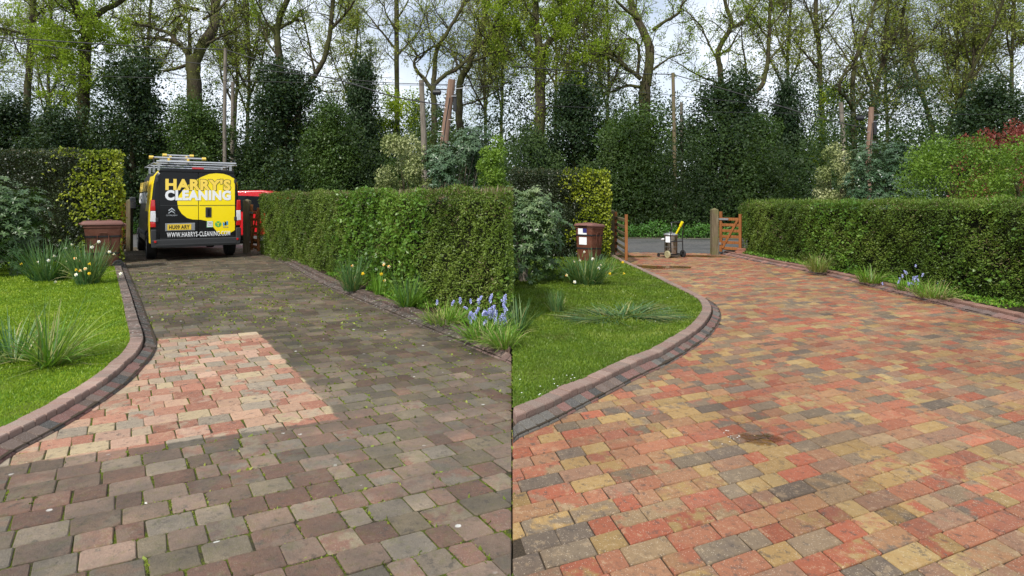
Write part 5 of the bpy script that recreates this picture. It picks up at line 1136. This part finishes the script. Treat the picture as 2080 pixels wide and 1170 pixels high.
# by the mossy drive
p1, p2 = G(246, 533), G(253, 512); gate('open wooden gate seen edge-on between the wheelie bin and the van', p2, p1, 1.40, 1.40, 'weathered_wood', 6, False, False)
gate_post('pale gatepost behind the edge-on gate next to the van', (p2.x-.02, p2.y+.25), 1.50, .13)
q2 = Vector((-7.42, 16.55, 0)); gate_post('weathered gatepost half hidden by the back corner of the van', q2, 1.50, .17)
gate('brown wooden gate folded back against the low hedge beside the van', (q2.x+.15, q2.y-.05), (q2.x+.53, q2.y-.5), 1.34, 1.26, 'gate_wood', 6, True, True)

# ------------------------------------------------------------------ steel drum trolley
c = G(1366, 523); tr_ = thing('drum_trolley', 'steel drum on a black tubular trolley with a yellow lance', 'trolley', (c.x, c.y, 0), math.radians(-62))
def part(nm, mat, fn, **kw): m = MB(); fn(m); return m.build(nm, MAT[mat], tr_, **kw)
dr = part('drum', 'steel_drum', lambda m: m.lathe([(.155, .09), (.165, .10), (.165, .27), (.170, .275), (.165, .28), (.165, .55), (.172, .56), (.165, .57)], 32, T(-.06, 0, 0)), smooth=False)
m = MB(); m.lathe([(.182, .57), (.186, .58), (.18, .60), (.10, .625), (.04, .63)], 28, T(-.06, 0, 0)); m.box((-.06, 0, .64), (.10, .03, .03)); m.build('drum_lid', MAT['grey_metal'], dr, bevel=.003)
m = MB(); m.tube([(-.22, -.02, .46), (-.31, -.05, .45), (-.335, -.05, .44)], .028, 10); m.build('hose_inlet', MAT['lens_white'], dr)
part('label_plate', 'print_white', lambda m: m.box((.03, -.176, .47), (.13, .006, .15), None, RZ(.45)))
for y in (-.20, .20): part('frame_tube', 'tube_black', lambda m: m.tube([(-.32, y, .085), (.12, y, .095), (.16, y, .15), (.14, y, .55), (.19, y, .80), (.16, y*.92, .88), (.12, y*.85, .90)], .014, 8))
part('frame_handle', 'tube_black', lambda m: m.tube([(.12, -.17, .90), (.11, 0, .905), (.12, .17, .90)], .014, 8))
part('frame_crossbar', 'tube_black', lambda m: m.tube([(.15, -.20, .42), (.15, .20, .42)], .012, 8)); part('base_plate', 'tube_black', lambda m: m.box((-.10, 0, .078), (.46, .40, .014)))
for y in (-.26, .26):
    w_ = wheel(tr_, 0, 0, .095, .045, 1, 'wheel_beige' if y < 0 else 'plastic_dark', 'wheel_beige' if y < 0 else 'rubber', 5, .7); w_.rotation_euler = (0, 0, math.pi/2*(-1 if y < 0 else 1)); w_.location = (.10, y, 0)
for y in (-.19, .19):
    w_ = wheel(tr_, 0, 0, .045, .025, 1, 'plastic_dark', 'rubber', 0, .5, 'castor'); w_.rotation_euler = (0, 0, -math.pi/2); w_.location = (-.31, y, 0)
lan = part('yellow_lance', 'lance_yellow', lambda m: m.tube([(.06, .05, .585), (.22, .08, .84)], .024, 10)); m = MB(); m.tube([(.20, .076, .81), (.26, .087, .92), (.262, .087, .935)], [.036, .036, .02], 10); m.build('lance_grip', MAT['lance_yellow'], lan)

# ------------------------------------------------------------------ telegraph poles and wires
def pole(label, pts, Y, w0, w1, mat, fit=False, name='telegraph_pole'):
    P = [VP(x, y, Y) for x, y in pts]; base = Vector((P[0].x, P[0].y, -.07)); th = thing(name, label, 'pole', base)
    m = MB(); L = [p-base for p in P]; L[0] = Vector((L[0].x, L[0].y, 0)); m.tube(L, [w0*.5*Y/F+(w1-w0)*.5*Y/F*i/(len(L)-1) for i in range(len(L))], 14); m.build('shaft', MAT[mat], th, smooth=False)
    top = L[-1]; d = (L[-1]-L[-2]).normalized()
    if fit:
        r = w1*.5*Y/F
        m = MB(); q = top-d*.42+Vector((-.42, -.05, 0)); m.tube([q+Vector((-.14, 0, 0)), q+Vector((-.11, 0, 0)), q+Vector((.10, 0, 0)), q+Vector((.13, 0, 0))], [.05, .085, .085, .05], 12); m.build('splice_closure', MAT['closure_black'], th)
        m = MB(); m.tube([top-d*.33, top-d*.33+Vector((-.5, 0, .03))], .02, 6); m.build('bracket_arm', MAT['closure_black'], th)
        m = MB(); m.box(top-d*.75+Vector((r+.07, .0, 0)), (.11, .12, .55)); m.build('cable_box', MAT['closure_black'], th, bevel=.02)
        m = MB(); m.tube([top-d*.3+Vector((r, 0, 0)), top-d*.3+Vector((r+.45, 0, .05))], .012, 6); m.build('insulator_arm', MAT['grey_metal'], th)
        for i in range(7):
            s = -1 if i % 2 else 1; z = .55+i*.38; q = top-d*z; m = MB(); m.tube([q+Vector((s*r*.5, -r*.8, 0)), q+Vector((s*(r+.10), -r*.8, .0)), q+Vector((s*(r+.10), -r*.8, .04))], .011, 6); m.build('climbing_step', MAT['alloy'], th)
        m = MB(); m.tube([top-d*.6+Vector((.02, -r-.01, 0)), top-d*1.4+Vector((-.01, -r-.01, 0)), top-d*2.6+Vector((.0, -r-.012, 0))], .014, 6); m.build('down_cable', MAT['closure_black'], th)
    return th
pole('leaning brown telegraph pole with climbing steps and a black splice box', [(893, 420), (903, 280), (918, 162)], 19.0, 18, 15, 'pole_wood', True)
pole('grey telegraph pole standing just behind the van roof', [(457, 420), (456, 250), (458, 98)], 26.0, 8, 6.5, 'bark_pale')
pole('shorter pale pole beside the grey one behind the van', [(473, 420), (472, 290), (473, 166)], 30.0, 8, 7, 'bark_pale')
pole('pale dead trunk left of the leaning brown telegraph pole', [(864, 420), (861, 280), (856, 163)], 24.0, 13, 10, 'bark_pale', name='dead_trunk')
pole('brown pole with black box rising from the blue-green rhododendron beyond the cleaned drive', [(1762, 440), (1764, 320), (1770, 218)], 22.0, 12, 10, 'pole_wood', True)
pole('grey telegraph pole above the steel drum trolley', [(1372, 440), (1370, 300), (1367, 148)], 26.0, 8, 6.5, 'weathered_wood')
pole('shorter pale pole beside the grey one above the steel drum trolley', [(1386, 440), (1385, 310), (1384, 208)], 30.0, 7, 6, 'bark_pale')
pole('pale dead trunk left of the pole with the black box', [(1716, 440), (1714, 300), (1708, 208)], 26.0, 9, 8, 'bark_pale', name='dead_trunk')
def wire(label, pts, r):
    P = catmull([tuple(VP(x, y, Y)) for x, y, Y in pts], 8); m = MB(); c = Vector(P[len(P)//2]); m.tube([Vector(p)-c for p in P], r, 5); o = m.build('overhead_wire', MAT['wire_dark'], None, c); tag(o, label, 'wire', 'overhead telephone wires')
wire('thick overhead wire from the left edge to the grey pole behind the van', [(-60, 72, 24), (120, 84, 24.6), (300, 95, 25.3), (458, 101, 26)], .026)
wire('overhead wire sagging from the grey pole behind the van to the splice box', [(458, 101, 26), (580, 138, 24), (700, 166, 22), (800, 196, 20.5), (912, 216, 19.1)], .022)
wire('thin overhead wire crossing the sky gap to the top of the leaning brown pole', [(-60, 74, 21), (250, 112, 20.6), (520, 141, 20), (760, 166, 19.4), (914, 172, 19)], .012)
wire('faint low overhead wire across the dark evergreens behind the van', [(-60, 143, 22), (300, 158, 22), (700, 170, 22), (1036, 176, 22)], .009)
wire('thick overhead wire from the seam to the grey pole above the trolley', [(1044, 135, 24), (1150, 143, 24.6), (1260, 149, 25.3), (1367, 151, 26)], .022)
wire('overhead wire sagging from the grey pole above the trolley to the black box', [(1367, 151, 26), (1460, 178, 25), (1560, 208, 24), (1660, 238, 23), (1764, 262, 22.1)], .02)
wire('thin overhead wire past the oak fork to the pole with the black box', [(1044, 158, 23), (1250, 182, 23), (1500, 207, 22.6), (1680, 226, 22.3), (1768, 229, 22)], .011)
wire('faint low overhead wire crossing the evergreens above the cleaned drive', [(1044, 212, 23), (1400, 226, 23), (1800, 232, 23), (2140, 232, 23)], .009)

# ------------------------------------------------------------------ daffodils, bluebells and grassy clumps
def blades(rng, n, r0, length, spread, width, droop, seg=5, lean=(0, 0), flat=0.0):
    a = rng.random(n)*2*math.pi; rad = r0*np.sqrt(rng.random(n)); base = np.c_[rad*np.cos(a), rad*np.sin(a), np.zeros(n)]
    tilt = spread*(.25+.75*rng.random(n)); a2 = a+rng.normal(0, .5, n)
    d = np.c_[np.cos(a2)*np.sin(tilt)+lean[0], np.sin(a2)*np.sin(tilt)+lean[1], np.cos(tilt)*(1-flat)]; d = unit(d)
    L = length*rng.uniform(.55, 1.1, n); w = width*rng.uniform(.7, 1.2, n); dr = droop*rng.uniform(.2, 1.3, n)
    S = unit(np.c_[-d[:, 1], d[:, 0], rng.normal(0, .3, n)]); p = base.copy(); rows = []
    for k in range(seg+1):
        t_ = k/seg; ww = w*(1-.85*t_**2.2)*.5; rows.append((p-S*ww[:, None], p+S*ww[:, None]))
        d = unit(d+np.array([0, 0, -1])*(dr*(t_+.15)/seg*2)[:, None]); p = p+d*(L/seg)[:, None]; p[:, 2] = np.maximum(p[:, 2], .006+.01*rng.random(n))
    Q = [np.stack([rows[k][0], rows[k][1], rows[k+1][1], rows[k+1][0]], 1) for k in range(seg)]
    return np.concatenate(Q), np.tile(rng.random(n), seg)
def flower_mesh(kind):
    key = 'flower_'+kind
    if key in bpy.data.meshes: return bpy.data.meshes[key]
    m = MB(); pet, cup = {'white': ('petal_white', 'petal_cream'), 'yellow': ('petal_yellow', 'petal_yellow'), 'cream': ('petal_cream', 'trumpet_orange')}[kind]
    for k in range(6):
        a = k*math.pi/3; d = Vector((math.cos(a), .12, math.sin(a))); s = Vector((-math.sin(a), 0, math.cos(a))); r = .036
        m.add([d*.004, d*r*.55+s*r*.36, d*r+Vector((0, .006, 0)), d*r*.55-s*r*.36], [(0, 1, 2, 3)])
    m.cur = 1; m.lathe([(.006, 0), (.010, .012), (.015, .024)], 8, RX(math.pi/2))
    m.cur = 2; m.tube([(0, .004, 0), (0, .02, -.02), (0, .018, -.12)], .0035, 5)
    me = bpy.data.meshes.new(key); me.from_pydata(m.v, [], m.f)
    for q in (pet, cup, 'stem_green'): me.materials.append(MAT[q])
    for p, i in zip(me.polygons, m.mi): p.material_index = i
    return me
def clump(name, label, cat, loc, sets, seed, flowers=(), lean=(0, 0)):
    rng = np.random.default_rng(seed); th = thing(name, label, cat, loc)
    for n, r0, ln, sp, w, dr, mat in sets:
        Q, R = blades(rng, n, r0, ln, sp, w, dr, lean=lean); tag(link('leaves', mesh_quads('leaves', Q, R), MAT[mat], th), kind='stuff')
    for (px, py, dy, kind) in flowers:
        Y = loc[1]+dy; p = VP(px, py, Y); o = link('flower', flower_mesh(kind), None, th, (p.x-loc[0], p.y-loc[1], max(.05, p.z-loc[2]))); o.rotation_euler = (rng.normal(.1, .3), rng.normal(0, .3), rng.normal(0, .6)); o.scale = (.85,)*3
    return th
def on(px, py, z=LAWN_Z): p = G(px, py, z); return (p.x, p.y, z)
clump('daffodil_clump', 'large dense daffodil clump between the evergreen shrub and the brown wheelie bin', 'daffodils', on(98, 570), [(300, .22, .74, .75, .020, .40, 'blade_daffodil')], 401, [(77, 532, -.3, 'white'), (99, 529, -.3, 'white'), (44, 536, -.2, 'yellow'), (113, 577, -.5, 'white'), (136, 530, .1, 'white'), (133, 505, .2, 'white'), (110, 520, .1, 'white')])
clump('daffodil_clump', 'upright daffodil clump with white flowers in front of the brown wheelie bin', 'daffodils', on(178, 577), [(220, .17, .76, .5, .019, .32, 'blade_daffodil'), (60, .1, .6, .9, .013, .9, 'blade_straw')], 402, [(146, 497, .2, 'white'), (201, 491, .1, 'white'), (187, 502, 0, 'white'), (222, 512, -.1, 'white'), (232, 516, -.1, 'white'), (152, 525, -.2, 'cream'), (160, 530, -.2, 'cream'), (155, 548, -.3, 'yellow'), (163, 550, -.3, 'cream'), (182, 536, -.3, 'yellow'), (173, 546, -.3, 'cream'), (181, 556, -.35, 'yellow'), (154, 558, -.35, 'white'), (245, 556, -.2, 'white')])
clump('leaf_clump', 'sprawling clump of fading daffodil leaves flopping over the bright lawn', 'plant', on(105, 742), [(90, .10, .60, 1.15, .013, .75, 'blade_lush'), (75, .06, .62, 1.45, .012, .8, 'blade_straw'), (26, .12, .66, .45, .009, .08, 'blade_daffodil')], 403, lean=(.25, .05))
clump('leaf_clump', 'clump of fading daffodil leaves at the left edge of the bright lawn', 'plant', on(28, 735), [(60, .10, .50, .9, .014, .6, 'blade_daffodil'), (40, .08, .45, 1.3, .011, .8, 'blade_straw')], 404)
clump('daffodil_clump', 'daffodil clump with white flowers in front of the tilted wheelie bin', 'daffodils', on(1192, 577), [(280, .24, .58, .8, .018, .5, 'blade_daffodil'), (70, .2, .6, 1.0, .013, .7, 'blade_straw')], 405, [(1166, 532, -.2, 'white'), (1178, 529, -.2, 'white'), (1187, 512, .1, 'white'), (1204, 526, 0, 'white'), (1216, 545, -.2, 'white'), (1220, 538, -.1, 'white'), (1151, 559, -.3, 'cream'), (1167, 573, -.4, 'white'), (1239, 556, -.2, 'yellow')])
clump('daffodil_clump', 'pale arching leaf clump between the white daffodils and the open gate', 'daffodils', on(1238, 558), [(60, .10, .42, .9, .011, .6, 'blade_lush'), (30, .08, .45, .8, .01, .5, 'blade_straw')], 406, [(1265, 533, .1, 'yellow'), (1267, 560, -.2, 'yellow')])
clump('leaf_clump', 'small upright tuft of daffodil leaves alone in the shadier lawn', 'plant', on(1131, 633), [(90, .07, .30, .4, .011, .3, 'blade_daffodil'), (20, .07, .22, .8, .009, .5, 'blade_straw')], 407)
clump('leaf_clump', 'coarse leaf clump at the seam edge of the shadier lawn', 'plant', on(1052, 676), [(60, .07, .42, .7, .013, .4, 'blade_daffodil'), (30, .05, .35, 1.3, .01, .6, 'blade_straw')], 408)
for k, (px, py, ln, nm, ax) in enumerate(((1222, 645, .50, 'left heap of cut daffodil leaves lying on the lawn', (-.9, .15)), (1300, 640, .60, 'right heap of cut daffodil leaves lying on the lawn', (.95, .1)))):
    rng = np.random.default_rng(420+k); th = thing('cut_leaves', nm, 'cut leaves', on(px, py), 0, 'heaps of cut leaves')
    for n, mat in ((220, 'blade_daffodil'), (90, 'blade_straw')):
        Q, R = blades(rng, n, .26, ln*.9, 1.3, .014, .5, lean=(ax[0]*.75, ax[1]*.6), flat=.62); tag(link('leaves', mesh_quads('leaves', Q, R), MAT[mat], th), kind='stuff')
    th.scale = (1, 1, .42)
# border plants along the low hedges
BZ = .07
clump('leaf_clump', 'tall dark green tuft against the hedge beside the mossy drive', 'plant', on(714, 590, BZ), [(130, .12, .62, .5, .012, .35, 'blade_daffodil'), (60, .10, .45, .9, .011, .7, 'blade_straw')], 431, [(716, 540, .2, 'cream')])
clump('leaf_clump', 'slim upright tuft with small yellow flowers by the mossy kerb', 'plant', on(768, 600, BZ), [(60, .06, .42, .5, .011, .3, 'blade_lush')], 432, [(780, 538, .3, 'cream'), (790, 541, .3, 'cream'), (737, 556, .2, 'yellow'), (775, 557, .1, 'yellow'), (781, 570, .1, 'cream')])
clump('leaf_clump', 'broad arching bright green tuft in the middle of the mossy border', 'plant', on(828, 624, BZ), [(150, .10, .45, .95, .011, .6, 'blade_lush'), (60, .10, .5, .5, .013, .3, 'blade_daffodil')], 433)
clump('leaf_clump', 'low yellowing grass tuft between the arching tuft and the bluebells', 'plant', on(905, 655, BZ), [(180, .24, .28, 1.1, .009, .7, 'blade_lush'), (110, .20, .26, 1.2, .008, .8, 'blade_straw')], 434)
clump('leaf_clump', 'lush grassy tuft below the bluebells beside the kerb', 'plant', on(985, 690, BZ), [(220, .22, .30, 1.1, .010, .75, 'blade_lush'), (60, .20, .28, 1.2, .009, .8, 'blade_straw')], 435)
clump('leaf_clump', 'yellow-green grassy tuft where the mossy border meets the seam', 'plant', on(1022, 706, BZ), [(130, .10, .28, 1.0, .010, .8, 'blade_lush'), (80, .10, .28, 1.2, .009, .8, 'blade_straw')], 436, lean=(-.25, 0))
def spike_mesh():
    if 'bell_spike' in bpy.data.meshes: return bpy.data.meshes['bell_spike']
    rng = np.random.default_rng(5); m = MB(); m.cur = 0; m.tube([(0, 0, -.16), (.004, 0, -.05), (.012, 0, .05)], .003, 5)
    for k in range(11):
        a = k*2.4; z = -.045+k*.0095; q = Vector((.016*math.cos(a), .016*math.sin(a), z)); m.cur = 1 if k % 3 else 2
        m.lathe([(.004, .012), (.008, .004), (.010, -.006), (.014, -.012)], 6, T(*q) @ RX(.5*math.sin(a)) @ RY(.5*math.cos(a)))
    me = bpy.data.meshes.new('bell_spike'); me.from_pydata(m.v, [], m.f)
    for q in ('stem_green', 'petal_blue', 'petal_pale_blue'): me.materials.append(MAT[q])
    for p, i in zip(me.polygons, m.mi): p.material_index = i
    return me
def bluebells(label, loc, pxs, seed, sc=.6):
    rng = np.random.default_rng(seed); th = thing('bluebell_clump', label, 'bluebells', loc)
    Q, R = blades(rng, 110, .22, .30, 1.0, .011, .6); tag(link('leaves', mesh_quads('leaves', Q, R), MAT['blade_lush'], th), kind='stuff')
    for px, py in pxs:
        p = VP(px, py, loc[1]+rng.normal(-.1, .12)); o = link('flower_spike', spike_mesh(), None, th, (p.x-loc[0], p.y-loc[1], max(.12, p.z-loc[2]))); s = sc*rng.uniform(.8, 1.2); o.scale = (s,)*3; o.rotation_euler = (rng.normal(0, .45), rng.normal(0, .45), rng.random()*6)
rn = random.Random(77)
bluebells('bluebells in full flower in the mossy border close to the seam', on(1000, 668, BZ), [(min(1026, rn.gauss(998, 22)), rn.gauss(638, 15)) for _ in range(44)]+[(972, 612), (976, 606), (946, 625), (956, 612), (935, 610), (953, 668), (985, 655), (920, 615), (888, 614), (1022, 612), (1024, 620)], 441)
bluebells('scattered bluebells at the foot of the hedge by the cleaned drive', on(1850, 590, BZ), [(rn.gauss(1850, 28), rn.gauss(566, 9)) for _ in range(16)]+[(1905, 590), (1860, 540), (1838, 552)], 442, .5)
clump('leaf_clump', 'pale straw-green tuft furthest along the border of the cleaned drive', 'plant', on(1662, 552, BZ), [(150, .16, .42, .9, .011, .6, 'blade_straw'), (80, .14, .4, .7, .011, .5, 'blade_lush')], 443)
clump('leaf_clump', 'yellow-green tuft in the middle of the border of the cleaned drive', 'plant', on(1768, 574, BZ), [(150, .16, .32, 1.0, .011, .7, 'blade_lush'), (60, .14, .3, 1.0, .010, .6, 'blade_straw')], 444)
clump('leaf_clump', 'straw-coloured grassy tuft nearest along the border of the cleaned drive', 'plant', on(1895, 604, BZ), [(150, .22, .30, 1.1, .009, .8, 'blade_straw'), (120, .2, .3, 1.1, .009, .7, 'blade_lush')], 445)
# low weeds carpeting both borders
def carpet(poly, n, seed, mat, label, l=.05, h=.10, z=BZ):
    rng = np.random.default_rng(seed); P = rng.uniform(poly.min(0), poly.max(0), (n*10, 2)); P = P[inpoly(P, poly)][:n]; n = len(P)
    fl = np.array([mnoise.noise(Vector((p[0]*2.2, p[1]*2.2, 5))) for p in P]); k = fl > -.15; P, fl = P[k], fl[k]; n = len(P)
    D = unit(rng.normal(0, .8, (n, 3))+np.array([0, 0, .6])); Q = leaf_quads(np.c_[P, z+rng.random(n)*h*(.4+fl)], D, l*rng.uniform(.5, 1.3, n), l*.5*rng.uniform(.6, 1.2, n), rng)
    o = link('ground_cover', mesh_quads('ground_cover', Q, rng.random(n)), MAT[mat]); tag(o, label, 'ground cover', kind='stuff')
stripA = np.vstack([okA[:40] if len(okA) > 40 else okA, (okA[:40] if len(okA) > 40 else okA)[::-1]+np.array([.75, .35])]); stripA = stripA[stripA[:, 0] < -.01]
carpet(stripA, 9000, 451, 'blade_lush', 'low green weeds carpeting the border of the mossy drive')
bb = bkBR[(bkBR[:, 1] < 16)]; stripB = np.vstack([bb, bb[::-1]+np.array([.75, .1])]); carpet(stripB, 9000, 452, 'blade_lush', 'low green weeds carpeting the border of the cleaned drive')
